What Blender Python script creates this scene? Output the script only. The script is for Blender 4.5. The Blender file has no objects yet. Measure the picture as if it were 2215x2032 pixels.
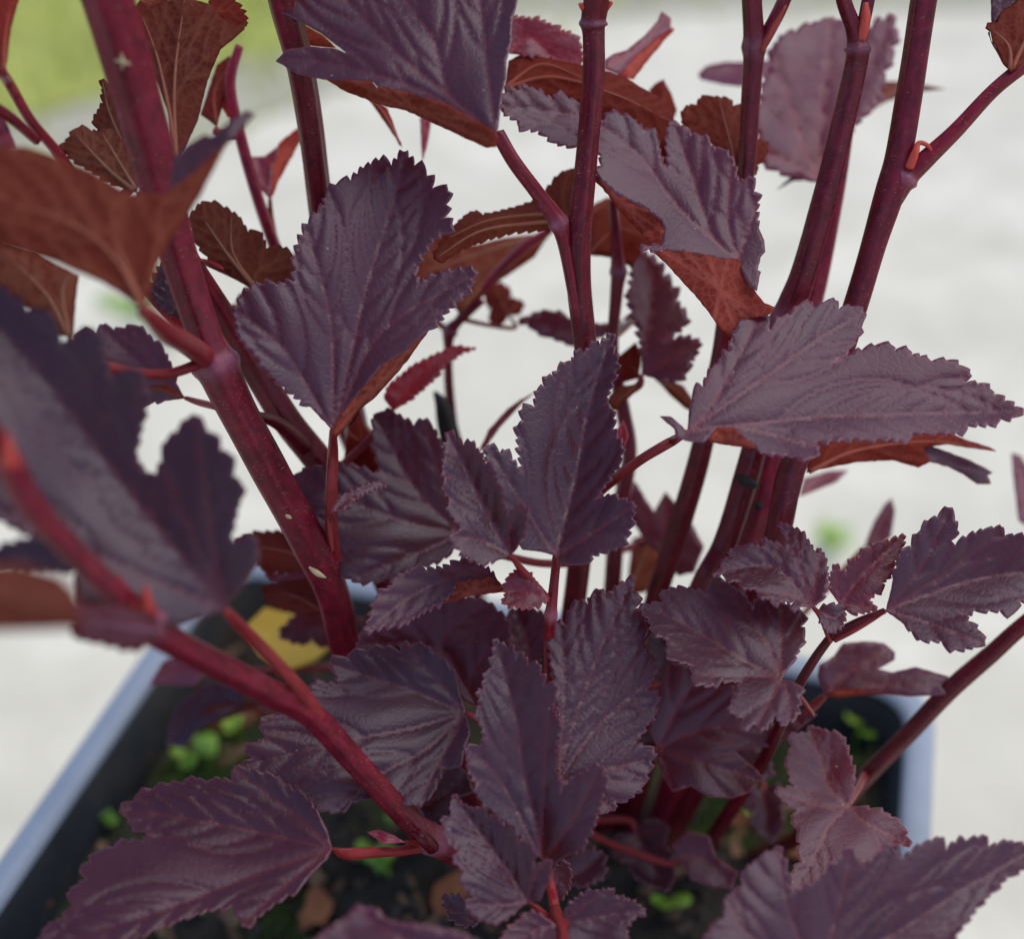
import bpy, bmesh, math, random
import numpy as np
from mathutils import Vector, Matrix
from mathutils.geometry import delaunay_2d_cdt
from mathutils.kdtree import KDTree

random.seed(7); rng = np.random.default_rng(7)
scene = bpy.context.scene
C = scene.collection

# ------------------------------------------------------------------ camera, sky, sun, exposure
F = 3042.0; CX, CY = 1107.5, 1016.0            # focal length and centre in photograph pixels (2215 x 2032)
PITCH = math.radians(36.3)
RIM_Z = 0.20; SOIL_Z = 0.177; CAM_Z = RIM_Z + 0.29
CAM = Vector((0, 0, CAM_Z))
FWD = Vector((0, math.cos(PITCH), -math.sin(PITCH))); UP = Vector((0, math.sin(PITCH), math.cos(PITCH))); RT = Vector((1, 0, 0))
cam_d = bpy.data.cameras.new('camera'); cam = bpy.data.objects.new('camera', cam_d); C.objects.link(cam)
cam.location = CAM; cam.rotation_euler = (math.pi/2 - PITCH, 0, 0)
cam_d.sensor_width = 36; cam_d.lens = 36*F/2215
cam_d.clip_start = 0.01; cam_d.clip_end = 200
cam_d.dof.use_dof = True; cam_d.dof.focus_distance = 0.272; cam_d.dof.aperture_fstop = 6.8; cam_d.dof.aperture_blades = 0
scene.camera = cam

SUN_EL, SUN_AZ = math.radians(64), math.radians(80)
world = bpy.data.worlds.new('World'); scene.world = world; world.use_nodes = True
wn = world.node_tree.nodes; bg = wn['Background']
sky = wn.new('ShaderNodeTexSky'); sky.sky_type = 'NISHITA'; sky.sun_disc = False
sky.sun_elevation = SUN_EL; sky.sun_rotation = SUN_AZ; sky.air_density = 1.0; sky.dust_density = 1.0; sky.ozone_density = 1.0
world.node_tree.links.new(sky.outputs[0], bg.inputs[0]); bg.inputs[1].default_value = 0.15
sun_d = bpy.data.lights.new('sun', 'SUN'); sun_d.energy = 0.8; sun_d.angle = math.radians(50); sun_d.color = (1, .88, .68)
sun = bpy.data.objects.new('sun', sun_d); C.objects.link(sun)
sd = Vector((math.sin(SUN_AZ)*math.cos(SUN_EL), math.cos(SUN_AZ)*math.cos(SUN_EL), math.sin(SUN_EL)))
sun.rotation_euler = sd.to_track_quat('Z', 'Y').to_euler()
vs = scene.view_settings; vs.view_transform = 'Standard'; vs.look = 'None'; vs.gamma = 1; vs.use_curve_mapping = False
vs.exposure = 0.94
scene.cycles.use_denoising = True; scene.cycles.max_bounces = 8; scene.cycles.transparent_max_bounces = 8

# ------------------------------------------------------------------ pixels to places
K = 2014/800.0
CROP = {'A': (0, 0), 'B': (700, 0), 'C': (1415, 0), 'D': (0, 650), 'E': (700, 650), 'F': (1415, 650), 'G': (0, 1332), 'H': (700, 1332), 'I': (1415, 1332)}
def q(c, pts):
    """points read off an enlarged view of the photograph -> photograph pixels"""
    a = np.array([p[:2] for p in pts], float)
    if c == 'Z': return a*(2215/2014.0)
    return a/K + np.array(CROP[c])
def ray(x, y): return FWD + RT*((x-CX)/F) - UP*((y-CY)/F)
def at(x, y, t): return CAM + ray(x, y)*t
def at_z(x, y, z):
    r = ray(x, y); return CAM + r*((z-CAM_Z)/r.z)
def t_at_z(x, y, z): return (z-CAM_Z)/ray(x, y).z
Rn, Un, Fn, Cn = (np.array(v) for v in (RT, UP, FWD, CAM))
def at_np(p, t):
    d = Fn + ((p[:, 0:1]-CX)/F)*Rn - ((p[:, 1:2]-CY)/F)*Un
    return Cn + d*t[:, None]

# ------------------------------------------------------------------ materials
def mat(name):
    m = bpy.data.materials.new(name); m.use_nodes = True
    nt = m.node_tree; b = nt.nodes['Principled BSDF']
    return m, nt, b
def nd(nt, t, **kw):
    n = nt.nodes.new(t)
    for k, v in kw.items():
        if k.startswith('i_'): n.inputs[k[2:].replace('_', ' ')].default_value = v
        else: setattr(n, k, v)
    return n
def ramp(nt, fac, stops):
    r = nt.nodes.new('ShaderNodeValToRGB'); e = r.color_ramp.elements
    while len(e) < len(stops): e.new(.5)
    for el, (p, c) in zip(e, stops): el.position = p; el.color = (*c, 1) if len(c) == 3 else c
    nt.links.new(fac, r.inputs[0]); return r.outputs[0]
def mix(nt, fac, a, b, blend='MIX'):
    n = nt.nodes.new('ShaderNodeMix'); n.data_type = 'RGBA'; n.blend_type = blend
    for s, v in ((n.inputs[0], fac), (n.inputs[6], a), (n.inputs[7], b)):
        if hasattr(v, 'links'): nt.links.new(v, s)
        elif isinstance(v, (int, float)): s.default_value = v
        else: s.default_value = (*v, 1)
    return n.outputs[2]
def math_(nt, op, a, b=None):
    n = nt.nodes.new('ShaderNodeMath'); n.operation = op
    for s, v in zip(n.inputs, (a, b)):
        if v is None: continue
        if hasattr(v, 'links'): nt.links.new(v, s)
        else: s.default_value = v
    return n.outputs[0]
def noise(nt, co, scale, detail=3, rough=.6):
    n = nd(nt, 'ShaderNodeTexNoise'); n.inputs['Scale'].default_value = scale; n.inputs['Detail'].default_value = detail; n.inputs['Roughness'].default_value = rough
    if co is not None: nt.links.new(co, n.inputs['Vector'])
    return n.outputs[0]

def leaf_mat(name, c_dark, c_light, c_vein, c_edge, rough, spec, trans_col, trans, vein_amt, tert, sheen_tint=(1, 1, 1)):
    m, nt, b = mat(name); L = nt.links
    co = nd(nt, 'ShaderNodeTexCoord').outputs['Object']
    at_ = nd(nt, 'ShaderNodeAttribute', attribute_name='vn'); sep = nd(nt, 'ShaderNodeSeparateColor'); L.new(at_.outputs[0], sep.inputs[0])
    info = nd(nt, 'ShaderNodeObjectInfo')
    off = nd(nt, 'ShaderNodeVectorMath', operation='ADD'); L.new(co, off.inputs[0]); L.new(info.outputs['Random'], off.inputs[1]); co = off.outputs[0]
    n1 = noise(nt, co, 90, 4); n2 = noise(nt, co, 900, 2)
    col = ramp(nt, n1, [(.3, c_dark), (.7, c_light)])
    col = mix(nt, math_(nt, 'MULTIPLY', n2, .35), col, c_dark)
    # net of the finest veins
    vo = nd(nt, 'ShaderNodeTexVoronoi', feature='DISTANCE_TO_EDGE'); vo.inputs['Scale'].default_value = 620
    wob = nd(nt, 'ShaderNodeVectorMath', operation='MULTIPLY_ADD')
    nn = nd(nt, 'ShaderNodeTexNoise'); nn.inputs['Scale'].default_value = 400; L.new(co, nn.inputs['Vector'])
    L.new(nn.outputs[1], wob.inputs[0]); wob.inputs[1].default_value = (.0012,)*3; L.new(co, wob.inputs[2]); L.new(wob.outputs[0], vo.inputs['Vector'])
    net = nd(nt, 'ShaderNodeMapRange'); net.inputs[1].default_value = 0; net.inputs[2].default_value = .16; net.inputs[3].default_value = 1; net.inputs[4].default_value = 0
    L.new(vo.outputs[0], net.inputs[0])
    col = mix(nt, math_(nt, 'MULTIPLY', net.outputs[0], tert*.5), col, c_vein)
    col = mix(nt, math_(nt, 'MULTIPLY', sep.outputs[0], vein_amt), col, c_vein)
    col = mix(nt, math_(nt, 'MULTIPLY', math_(nt, 'POWER', sep.outputs[1], 2), .5), col, c_edge)
    # specks of dust
    v2 = nd(nt, 'ShaderNodeTexVoronoi'); v2.inputs['Scale'].default_value = 260; L.new(co, v2.inputs['Vector'])
    sp = math_(nt, 'LESS_THAN', v2.outputs[0], .055)
    rare = math_(nt, 'GREATER_THAN', noise(nt, co, 150, 1), .52)
    col = mix(nt, math_(nt, 'MULTIPLY', math_(nt, 'MULTIPLY', sp, rare), .35), col, (.32, .27, .26))
    col = mix(nt, 1.0, col, info.outputs['Color'], 'MULTIPLY')
    L.new(col, b.inputs['Base Color'])
    rr = nd(nt, 'ShaderNodeMapRange'); rr.inputs[3].default_value = rough-.08; rr.inputs[4].default_value = rough+.14; L.new(n1, rr.inputs[0]); L.new(rr.outputs[0], b.inputs['Roughness'])
    b.inputs['Specular IOR Level'].default_value = spec; b.inputs['Specular Tint'].default_value = (*sheen_tint, 1)  # on leaf tops the sky's blue sheen is put into the specular colour
    bu = nd(nt, 'ShaderNodeBump'); bu.inputs['Strength'].default_value = .26; bu.inputs['Distance'].default_value = .0003
    hgt = math_(nt, 'SUBTRACT', math_(nt, 'MULTIPLY', n2, .4), math_(nt, 'MULTIPLY', net.outputs[0], tert))
    L.new(hgt, bu.inputs['Height']); L.new(bu.outputs[0], b.inputs['Normal'])
    tr = nd(nt, 'ShaderNodeBsdfTranslucent'); L.new(mix(nt, 1.0, trans_col, info.outputs['Color'], 'MULTIPLY'), tr.inputs[0])
    ms = nd(nt, 'ShaderNodeMixShader'); ms.inputs[0].default_value = trans
    L.new(b.outputs[0], ms.inputs[1]); L.new(tr.outputs[0], ms.inputs[2]); L.new(ms.outputs[0], nt.nodes['Material Output'].inputs[0])
    return m
M_TOP = leaf_mat('leaf_upper', (.0225, .0036, .0058), (.041, .0075, .0125), (.12, .020, .016), (.18, .055, .06), .37, .54, (.45, .022, .024), .20, .55, .28, (.76, .80, 1.0))
M_UND = leaf_mat('leaf_underside', (.105, .0125, .0055), (.205, .034, .0165), (.30, .10, .06), (.14, .02, .01), .6, .16, (.78, .075, .03), .42, .6, .6)
M_YEL = leaf_mat('leaf_yellow', (.72, .45, .04), (.85, .60, .08), (.60, .30, .08), (.4, .2, .05), .5, .4, (.8, .5, .1), .35, .4, .2)
M_DRY = leaf_mat('leaf_dry', (.10, .045, .022), (.24, .115, .055), (.2, .1, .05), (.1, .05, .03), .75, .25, (.4, .2, .08), .2, .4, .3)
M_GRN = leaf_mat('leaf_green', (.18, .38, .035), (.31, .52, .06), (.3, .5, .15), (.2, .4, .06), .45, .45, (.35, .7, .08), .35, .3, .1)

def cane_mat(name, dark, light, fleck=.6, rough=.31):
    m, nt, b = mat(name); L = nt.links
    uv = nd(nt, 'ShaderNodeUVMap').outputs[0]; info = nd(nt, 'ShaderNodeObjectInfo')
    mp = nd(nt, 'ShaderNodeMapping'); mp.inputs['Scale'].default_value = (7, 24, 1); L.new(uv, mp.inputs[0])
    st = noise(nt, mp.outputs[0], 1.0, 5)
    co = nd(nt, 'ShaderNodeTexCoord').outputs['Object']
    n2 = noise(nt, co, 140, 4); n3 = noise(nt, co, 1500, 2)
    col = ramp(nt, math_(nt, 'ADD', math_(nt, 'MULTIPLY', st, .65), math_(nt, 'MULTIPLY', n2, .35)), [(.32, dark), (.68, light)])
    mp2 = nd(nt, 'ShaderNodeMapping'); mp2.inputs['Scale'].default_value = (9, 330, 1); L.new(uv, mp2.inputs[0])
    v = nd(nt, 'ShaderNodeTexVoronoi'); v.inputs['Scale'].default_value = 1; L.new(mp2.outputs[0], v.inputs['Vector'])
    fl = math_(nt, 'MULTIPLY', math_(nt, 'LESS_THAN', v.outputs[0], .15), math_(nt, 'GREATER_THAN', noise(nt, co, 200, 2), .50))
    col = mix(nt, math_(nt, 'MULTIPLY', fl, fleck), col, (.33, .17, .10))
    # waxy bloom in patches
    bl = ramp(nt, noise(nt, co, 330, 5, .75), [(.56, (0, 0, 0)), (.78, (1, 1, 1))])
    col = mix(nt, math_(nt, 'MULTIPLY', bl, .16), col, (.28, .10, .14))
    nb = nd(nt, 'ShaderNodeAttribute', attribute_name='bloom')
    col = mix(nt, math_(nt, 'MULTIPLY', nb.outputs['Fac'], math_(nt, 'MULTIPLY', n2, 1.0)), col, (.22, .09, .12))
    col = mix(nt, 1.0, col, info.outputs['Color'], 'MULTIPLY')
    L.new(col, b.inputs['Base Color']); b.inputs['Roughness'].default_value = rough; b.inputs['Specular IOR Level'].default_value = .20
    b.inputs['Subsurface Weight'].default_value = .0
    bu = nd(nt, 'ShaderNodeBump'); bu.inputs['Strength'].default_value = .5; bu.inputs['Distance'].default_value = .0004
    L.new(math_(nt, 'ADD', math_(nt, 'MULTIPLY', st, .8), math_(nt, 'ADD', math_(nt, 'MULTIPLY', n3, .25), math_(nt, 'MULTIPLY', fl, .5))), bu.inputs['Height']); L.new(bu.outputs[0], b.inputs['Normal'])
    return m
M_CANE = cane_mat('cane_bark', (.042, .0014, .0045), (.155, .0058, .0170))
M_PET = cane_mat('petiole_skin', (.12, .009, .012), (.27, .028, .034), .25, .40)
M_VEIN = cane_mat('raised_vein', (.20, .055, .034), (.32, .11, .072), 0, .6)
M_DEAD = cane_mat('dead_wood', (.010, .009, .009), (.035, .03, .027), .1, .8)
M_SCAR = cane_mat('leaf_scar', (.28, .20, .11), (.45, .36, .20), .0, .8)
M_STIP = cane_mat('stipule_skin', (.30, .03, .022), (.50, .07, .04), .0, .45)

def simple_mat(name, c1, c2, scale, rough, spec=.4, bump=.3, bd=.001, c3=None):
    m, nt, b = mat(name); L = nt.links
    co = nd(nt, 'ShaderNodeTexCoord').outputs['Object']
    n = noise(nt, co, scale, 6, .65); col = ramp(nt, n, [(.32, c1), (.68, c2)])
    if c3: col = mix(nt, ramp(nt, noise(nt, co, scale*.18, 4), [(.5, (0, 0, 0)), (.62, (1, 1, 1))]), col, c3)
    L.new(col, b.inputs['Base Color']); b.inputs['Roughness'].default_value = rough; b.inputs['Specular IOR Level'].default_value = spec
    bu = nd(nt, 'ShaderNodeBump'); bu.inputs['Strength'].default_value = bump; bu.inputs['Distance'].default_value = bd
    L.new(noise(nt, co, scale*4, 4), bu.inputs['Height']); L.new(bu.outputs[0], b.inputs['Normal'])
    return m
M_CONC = simple_mat('concrete', (.53, .475, .36), (.73, .658, .51), 14, .85, .25, .4, .002, (.60, .54, .41))
M_LAWN = simple_mat('lawn_soil', (.28, .29, .06), (.40, .41, .09), 20, .9)
M_BLADE = simple_mat('grass_blade', (.36, .38, .075), (.54, .55, .13), 30, .6)
M_SOIL = simple_mat('potting_soil', (.010, .008, .006), (.045, .033, .022), 130, .9, .3, .9, .003, (.035, .040, .012))
M_CHIP = simple_mat('bark_chip', (.05, .028, .016), (.20, .115, .06), 60, .85, .3, .6, .001)
M_CHIPD = simple_mat('bark_chip_dark', (.012, .010, .009), (.05, .036, .026), 60, .85, .3, .6, .001)
M_MOSS = simple_mat('moss', (.045, .075, .012), (.11, .16, .03), 400, .9)
M_POT = simple_mat('pot_plastic', (.009, .010, .011), (.020, .021, .022), 60, .75, .2, .3, .001, (.040, .032, .024))
M_GRIT = simple_mat('dry_grit', (.32, .29, .20), (.47, .43, .31), 40, .95)
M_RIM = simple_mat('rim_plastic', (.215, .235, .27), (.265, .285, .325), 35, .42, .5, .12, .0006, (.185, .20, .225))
M_PEB = simple_mat('pebble', (.5, .5, .48), (.7, .7, .68), 100, .8)

# ------------------------------------------------------------------ helpers
def link(name, me, m, parent=None, smooth=True):
    for x in (m if isinstance(m, (list, tuple)) else [m]): me.materials.append(x)
    if smooth: me.polygons.foreach_set('use_smooth', [True]*len(me.polygons))
    o = bpy.data.objects.new(name, me); C.objects.link(o)
    if parent: o.parent = parent
    return o
def thing(name, label, cat, loc=(0, 0, 0), group=None):
    o = bpy.data.objects.new(name, None); C.objects.link(o); o.location = loc; o.empty_display_size = .02
    o['label'] = label; o['category'] = cat
    if group: o['group'] = group
    return o
def py(name, v, f):
    me = bpy.data.meshes.new(name); me.from_pydata(v, [], f); me.update(); return me

# ------------------------------------------------------------------ the setting
YAW = math.radians(15.3)
ey = Vector((-math.sin(YAW), -math.cos(YAW), 0)); ex = Vector((math.cos(YAW), -math.sin(YAW), 0))   # ey runs from the back edge to the front
PL, PR, PB = at_z(302, 1411, RIM_Z), at_z(2027, 1562, RIM_Z), at_z(1733, 1412, RIM_Z)
W = (PR-PL).dot(ex); BL = PL + ey*((PB-PL).dot(ey)); BR = BL + ex*W
print('pot width', W)
PC = (BL+BR)/2 + ey*(W/2)                                          # centre of the pot

def ground_quad(name, pts, z, m, sub=1):
    me = py(name, [(x, y, z) for x, y in pts], [tuple(range(len(pts)))])
    return link(name, me, m, smooth=False)
g = ground_quad('paving', [(-30, -30), (30, -30), (30, 60), (-30, 60)], 0, M_CONC); g['kind'] = 'structure'
g['label'] = 'pale bare concrete paving under the planter'
# lawn: everything beyond a diagonal edge at the upper left
e0, e1 = at_z(-200, 330, 0), at_z(1150, -25, 0); e2 = at_z(2600, -110, 0)
lawn_pts = [(e0.x-8, e0.y-2.2), (e0.x, e0.y), (e1.x, e1.y), (e2.x+3, e2.y), (30, 16), (30, 59), (-29, 59)]
g = ground_quad('lawn', lawn_pts, .006, M_LAWN); g['kind'] = 'structure'; g['label'] = 'green lawn edge beyond the concrete paving'
f0_, f1_, f2_ = at_z(-200, 560, 0), at_z(1150, 30, 0), at_z(2600, -60, 0)
g = ground_quad('grit_strip', [(f0_.x-8, f0_.y-2.2), (f0_.x, f0_.y), (f1_.x, f1_.y), (f2_.x+3, f2_.y), (12, 7), (-12, 9)], .003, M_GRIT); g['kind'] = 'structure'; g['label'] = 'dull beige strip of grit between paving and lawn'
vv, ff = [], []
def inside_lawn(x, y):
    d1 = (e1.x-e0.x)*(y-e0.y)-(e1.y-e0.y)*(x-e0.x)
    return d1 > 0 and y > e0.y-.3 if x < e1.x else y > e1.y + (e2.y-e1.y)*(x-e1.x)/(e2.x-e1.x)
n = 0
while n < 16000:
    x = random.uniform(-1.3, 1.4); y = random.uniform(.7, 3.4)
    if not inside_lawn(x, y) and not (random.random() < .35 and inside_lawn(x-random.expovariate(12), y+random.expovariate(12))): continue
    n += 1
    a = random.uniform(0, 6.28); h = random.uniform(.02, .05); w = random.uniform(.002, .0035); lx, ly = random.gauss(0, .018), random.gauss(0, .018)
    dx, dy = math.cos(a)*w, math.sin(a)*w; i = len(vv)
    vv += [(x-dx, y-dy, .004), (x+dx, y+dy, .004), (x+dx*.7+lx*.5, y+dy*.7+ly*.5, h*.6), (x-dx*.7+lx*.5, y-dy*.7+ly*.5, h*.6), (x+lx*1.3, y+ly*1.3, h)]
    ff += [(i, i+1, i+2, i+3), (i+3, i+2, i+4)]
o = link('grass', py('grass', vv, ff), M_BLADE); o['kind'] = 'stuff'; o['label'] = 'short bright green grass at the edge of the paving'; o['category'] = 'grass'

# ------------------------------------------------------------------ the pot
def rsq(half, r, n=7):
    """rounded square in the pot's own axes"""
    out = []
    for k, (sx, sy) in enumerate(((1, 1), (-1, 1), (-1, -1), (1, -1))):
        for j in range(n+1):
            a = math.pi/2*(k + j/n)
            out.append((sx*(half-r)+r*math.cos(a), sy*(half-r)+r*math.sin(a)))
    return out
def loft(rings, close_last=False):
    v, f = [], []; N = len(rsq(1, .1))
    for half, r, z in rings:
        for a, b in rsq(half, r): p = PC + ex*a + ey*b; v.append((p.x, p.y, z))
    for k in range(len(rings)-1):
        for j in range(N):
            f.append((k*N+j, k*N+(j+1) % N, (k+1)*N+(j+1) % N, (k+1)*N+j))
    if close_last: f.append(tuple((len(rings)-1)*N+j for j in range(N)))
    return v, f
pot = thing('planter', 'square black plastic plant pot with pale blue grey rim on concrete', 'planter', (PC.x, PC.y, 0))
h0 = W/2
def pot_part(name, rings, m, **k):
    v, f = loft(rings, **k)
    v = [(x-PC.x, y-PC.y, z) for x, y, z in v]
    return link(name, py(name, v, f), m, pot)
LEDGE = .0082
o = pot_part('wall', [(h0-.032, .02, .002), (h0-.005, .018, RIM_Z-.028), (h0-.005, .018, RIM_Z-.004), (h0-LEDGE+.0008, .013, RIM_Z-.004), (h0-LEDGE-.001, .013, RIM_Z-.006), (h0-LEDGE-.003, .013, SOIL_Z), (h0-.036, .02, .006)], M_POT, close_last=True)
o['label'] = 'matt black plastic wall of the pot'
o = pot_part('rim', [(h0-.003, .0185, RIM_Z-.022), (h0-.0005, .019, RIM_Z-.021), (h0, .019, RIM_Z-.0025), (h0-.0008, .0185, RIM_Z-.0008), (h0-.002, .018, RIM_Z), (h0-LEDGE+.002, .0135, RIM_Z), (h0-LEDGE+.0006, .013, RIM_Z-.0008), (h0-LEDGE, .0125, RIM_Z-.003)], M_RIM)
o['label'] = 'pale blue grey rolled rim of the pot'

# soil: an uneven sheet inside the pot
def hsoil(a, b): return SOIL_Z + .0035*math.sin(a*70+1)*math.cos(b*55+.4) + .0022*math.sin(a*160+b*90) + .0012*math.sin(b*330+a*210)
G = 90; hs = h0-LEDGE-.0022; v, f = [], []
for i in range(G+1):
    for j in range(G+1):
        a, b = -hs+2*hs*i/G, -hs+2*hs*j/G
        # pull the corners in to the rounded shape
        rr = .013; ca, cb = max(0, abs(a)-(hs-rr)), max(0, abs(b)-(hs-rr))
        if ca > 0 and cb > 0:
            l = math.hypot(ca, cb); mx = max(ca, cb)
            a = math.copysign(hs-rr+ca/l*mx, a); b = math.copysign(hs-rr+cb/l*mx, b)
        p = PC+ex*a+ey*b; v.append((p.x, p.y, hsoil(a, b)))
for i in range(G):
    for j in range(G): k = i*(G+1)+j; f.append((k, k+1, k+G+2, k+G+1))
o = link('soil', py('soil', v, f), M_SOIL); o['kind'] = 'structure'; o['label'] = 'dark damp potting soil with moss inside the pot'
def soil_at(x, y):
    p = at_z(x, y, SOIL_Z); d = p-PC; return Vector((p.x, p.y, hsoil(d.dot(ex), d.dot(ey))))

def chips(name, count, m, smin, smax, label, cat):
    v, f = [], []
    for _ in range(count):
        a, b = random.uniform(-hs*.96, hs*.96), random.uniform(-hs*.96, hs*.96)
        if abs(a) > hs-.012 and abs(b) > hs-.012: continue
        p = PC+ex*a+ey*b; p.z = hsoil(a, b)
        s = random.uniform(smin, smax); sx, sy, sz = s*random.uniform(.6, 1.5), s*random.uniform(.3, .7), s*random.uniform(.2, .5)
        R = Matrix.Rotation(random.uniform(0, 6.28), 3, 'Z') @ Matrix.Rotation(random.gauss(0, .5), 3, 'X') @ Matrix.Rotation(random.gauss(0, .5), 3, 'Y')
        i = len(v)
        for X, Y, Zz in ((-1, -1, -1), (1, -1, -1), (1, 1, -1), (-1, 1, -1), (-1, -1, 1), (1, -1, 1), (1, 1, 1), (-1, 1, 1)):
            w = R @ Vector((X*sx*random.uniform(.6, 1), Y*sy*random.uniform(.6, 1), Zz*sz*random.uniform(.6, 1))) + p + Vector((0, 0, sz*.5)); v.append(w[:])
        f += [tuple(i+q_ for q_ in t) for t in ((0, 3, 2, 1), (4, 5, 6, 7), (0, 1, 5, 4), (1, 2, 6, 5), (2, 3, 7, 6), (3, 0, 4, 7))]
    o = link(name, py(name, v, f), m, smooth=False); o['kind'] = 'stuff'; o['label'] = label; o['category'] = cat
chips('bark_mulch', 420, M_CHIP, .0015, .0042, 'brown bark chips scattered on the potting soil', 'bark')
chips('soil_crumbs', 1500, M_CHIPD, .0008, .003, 'dark crumbs of compost covering the potting soil', 'soil')
# moss cushions: tiny upright tufts
v, f = [], []
for (mx, my, r, nn_) in ((480, 1640, .022, 1500), (430, 1700, .012, 600), (1640, 1700, .016, 900), (1600, 1760, .014, 700), (1480, 1790, .010, 300), (1900, 1640, .01, 300), (600, 1960, .012, 400)):
    c = soil_at(mx, my)
    for _ in range(nn_):
        a = random.uniform(0, 6.28); d = r*math.sqrt(random.random()); x, y = c.x+d*math.cos(a), c.y+d*math.sin(a)
        dd = Vector((x, y, 0))-PC; aa, bb = dd.dot(ex), dd.dot(ey)
        if max(abs(aa), abs(bb)) > hs-.004: continue
        z = hsoil(aa, bb); h = random.uniform(.0012, .004); w = .0006; i = len(v); a2 = random.uniform(0, 3.14)
        for k in range(3):
            v.append((x+w*math.cos(a2+k*2.1), y+w*math.sin(a2+k*2.1), z-.0005))
        v.append((x+random.gauss(0, .0008), y+random.gauss(0, .0008), z+h))
        f += [(i, i+1, i+3), (i+1, i+2, i+3), (i+2, i, i+3)]
o = link('moss', py('moss', v, f), M_MOSS, smooth=False); o['kind'] = 'stuff'; o['label'] = 'patches of green moss growing on the potting soil'; o['category'] = 'moss'

# ------------------------------------------------------------------ the shrub
base_c = soil_at(1230, 1800)
shrub = thing('ninebark_shrub', 'dark purple leaved shrub with crimson canes growing in the pot', 'shrub', (base_c.x, base_c.y, SOIL_Z))
SL = np.array(shrub.location)

def catmull(P, n=8):
    P = [np.array(p, float) for p in P]
    if len(P) == 2: return [P[0]+(P[1]-P[0])*k/n for k in range(n+1)]
    out = []; Q = [2*P[0]-P[1]] + P + [2*P[-1]-P[-2]]
    for i in range(1, len(Q)-2):
        a, b, c, d = Q[i-1], Q[i], Q[i+1], Q[i+2]
        for k in range(n):
            t = k/n
            out.append(.5*(2*b+(c-a)*t+(2*a-5*b+4*c-d)*t*t+(3*b-a-3*c+d)*t**3))
    out.append(P[-1]); return out
def tube_mesh(name, S, sides=14, ridge=.05, nr=5, origin=SL, wob=0.0, bloom=None):
    """S: rows of x y z r"""
    S = np.array(S); N = len(S); P = S[:, :3]-origin; Rr = np.maximum(S[:, 3], 1e-5)
    T = np.gradient(P, axis=0); T /= np.linalg.norm(T, axis=1)[:, None]+1e-12
    ref = np.array([.3, .8, .5]); v = []; ph = random.uniform(0, 6)
    nrm = np.cross(T[0], ref); nrm /= np.linalg.norm(nrm)
    ln = np.concatenate([[0], np.cumsum(np.linalg.norm(np.diff(P, axis=0), axis=1))])
    for i in range(N):
        nrm = nrm - T[i]*nrm.dot(T[i]); nrm /= np.linalg.norm(nrm); bi = np.cross(T[i], nrm)
        for k in range(sides):
            a = 2*math.pi*k/sides
            r = Rr[i]*(1+ridge*math.cos(nr*a+ph+ln[i]*9)+wob*math.sin(ln[i]*320+2*a+ph))
            v.append(P[i]+r*(math.cos(a)*nrm+math.sin(a)*bi))
    f = []; uvs = []
    for i in range(N-1):
        for k in range(sides):
            k2 = (k+1) % sides
            f.append((i*sides+k, i*sides+k2, (i+1)*sides+k2, (i+1)*sides+k))
            uvs += [(k/sides, ln[i]*10), ((k+1)/sides, ln[i]*10), ((k+1)/sides, ln[i+1]*10), (k/sides, ln[i+1]*10)]
    v.append(P[0]-T[0]*Rr[0]*.4); v.append(P[-1]+T[-1]*Rr[-1]*.4); a, b = N*sides, N*sides+1
    for k in range(sides):
        k2 = (k+1) % sides
        f.append((a, k2, k)); f.append((b, (N-1)*sides+k, (N-1)*sides+k2)); uvs += [(0, 0)]*3 + [(0, ln[-1]*10)]*3
    me = py(name, [tuple(x) for x in v], f)
    if bloom is not None:
        ca = me.color_attributes.new('bloom', 'FLOAT_COLOR', 'POINT'); bv = np.append(np.repeat(np.asarray(bloom), sides), [0, 0])
        ca.data.foreach_set('color', np.stack([bv, bv, bv, np.ones_like(bv)], 1).astype(np.float32).ravel())
    ul = me.uv_layers.new(name='UVMap'); ul.data.foreach_set('uv', np.array(uvs, np.float32).ravel())
    return me
SAMPLES = []      # points along the canes, where petioles can attach
def rows(c, pts, soil_end=False):
    """pts: (x, y, depth in cm or None for the soil, width in view pixels)"""
    P = q(c, pts); k = (2215/2014.0) if c == 'Z' else 1/K
    out = []
    for (x, y), p in zip(P, pts):
        t = t_at_z(x, y, SOIL_Z-.004) if p[2] is None else p[2]/100
        w = at(x, y, t); out.append((w.x, w.y, w.z, p[3]*k*.5*t/F))
    return out
def cane(c, pts, tint=(1, 1, 1), m=None, ridge=.11, name='cane', anchor=True, label=None, parent=None, sides=20, n=10, nodes=()):
    S = np.array(catmull(rows(c, pts), n)); S = S[:, :4].copy()
    bloom = np.zeros(len(S))
    for ni in nodes:       # swollen joints, with a pale bloom
        i = ni*n; bloom = np.maximum(bloom, np.exp(-((np.arange(len(S))-i)/(n*.22))**2))
        for j in range(len(S)): S[j, 3] *= 1+.22*math.exp(-((j-i)/(n*.16))**2)
    o = link(name, tube_mesh(name, S, sides, ridge, wob=.012, bloom=bloom), m or M_CANE, parent or shrub)
    o.color = (*tint, 1)
    if label: o['label'] = label
    if anchor: SAMPLES.extend([tuple(r) for r in S])
    return o

PK = (1.5, 1.35, 1.75)
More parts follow.
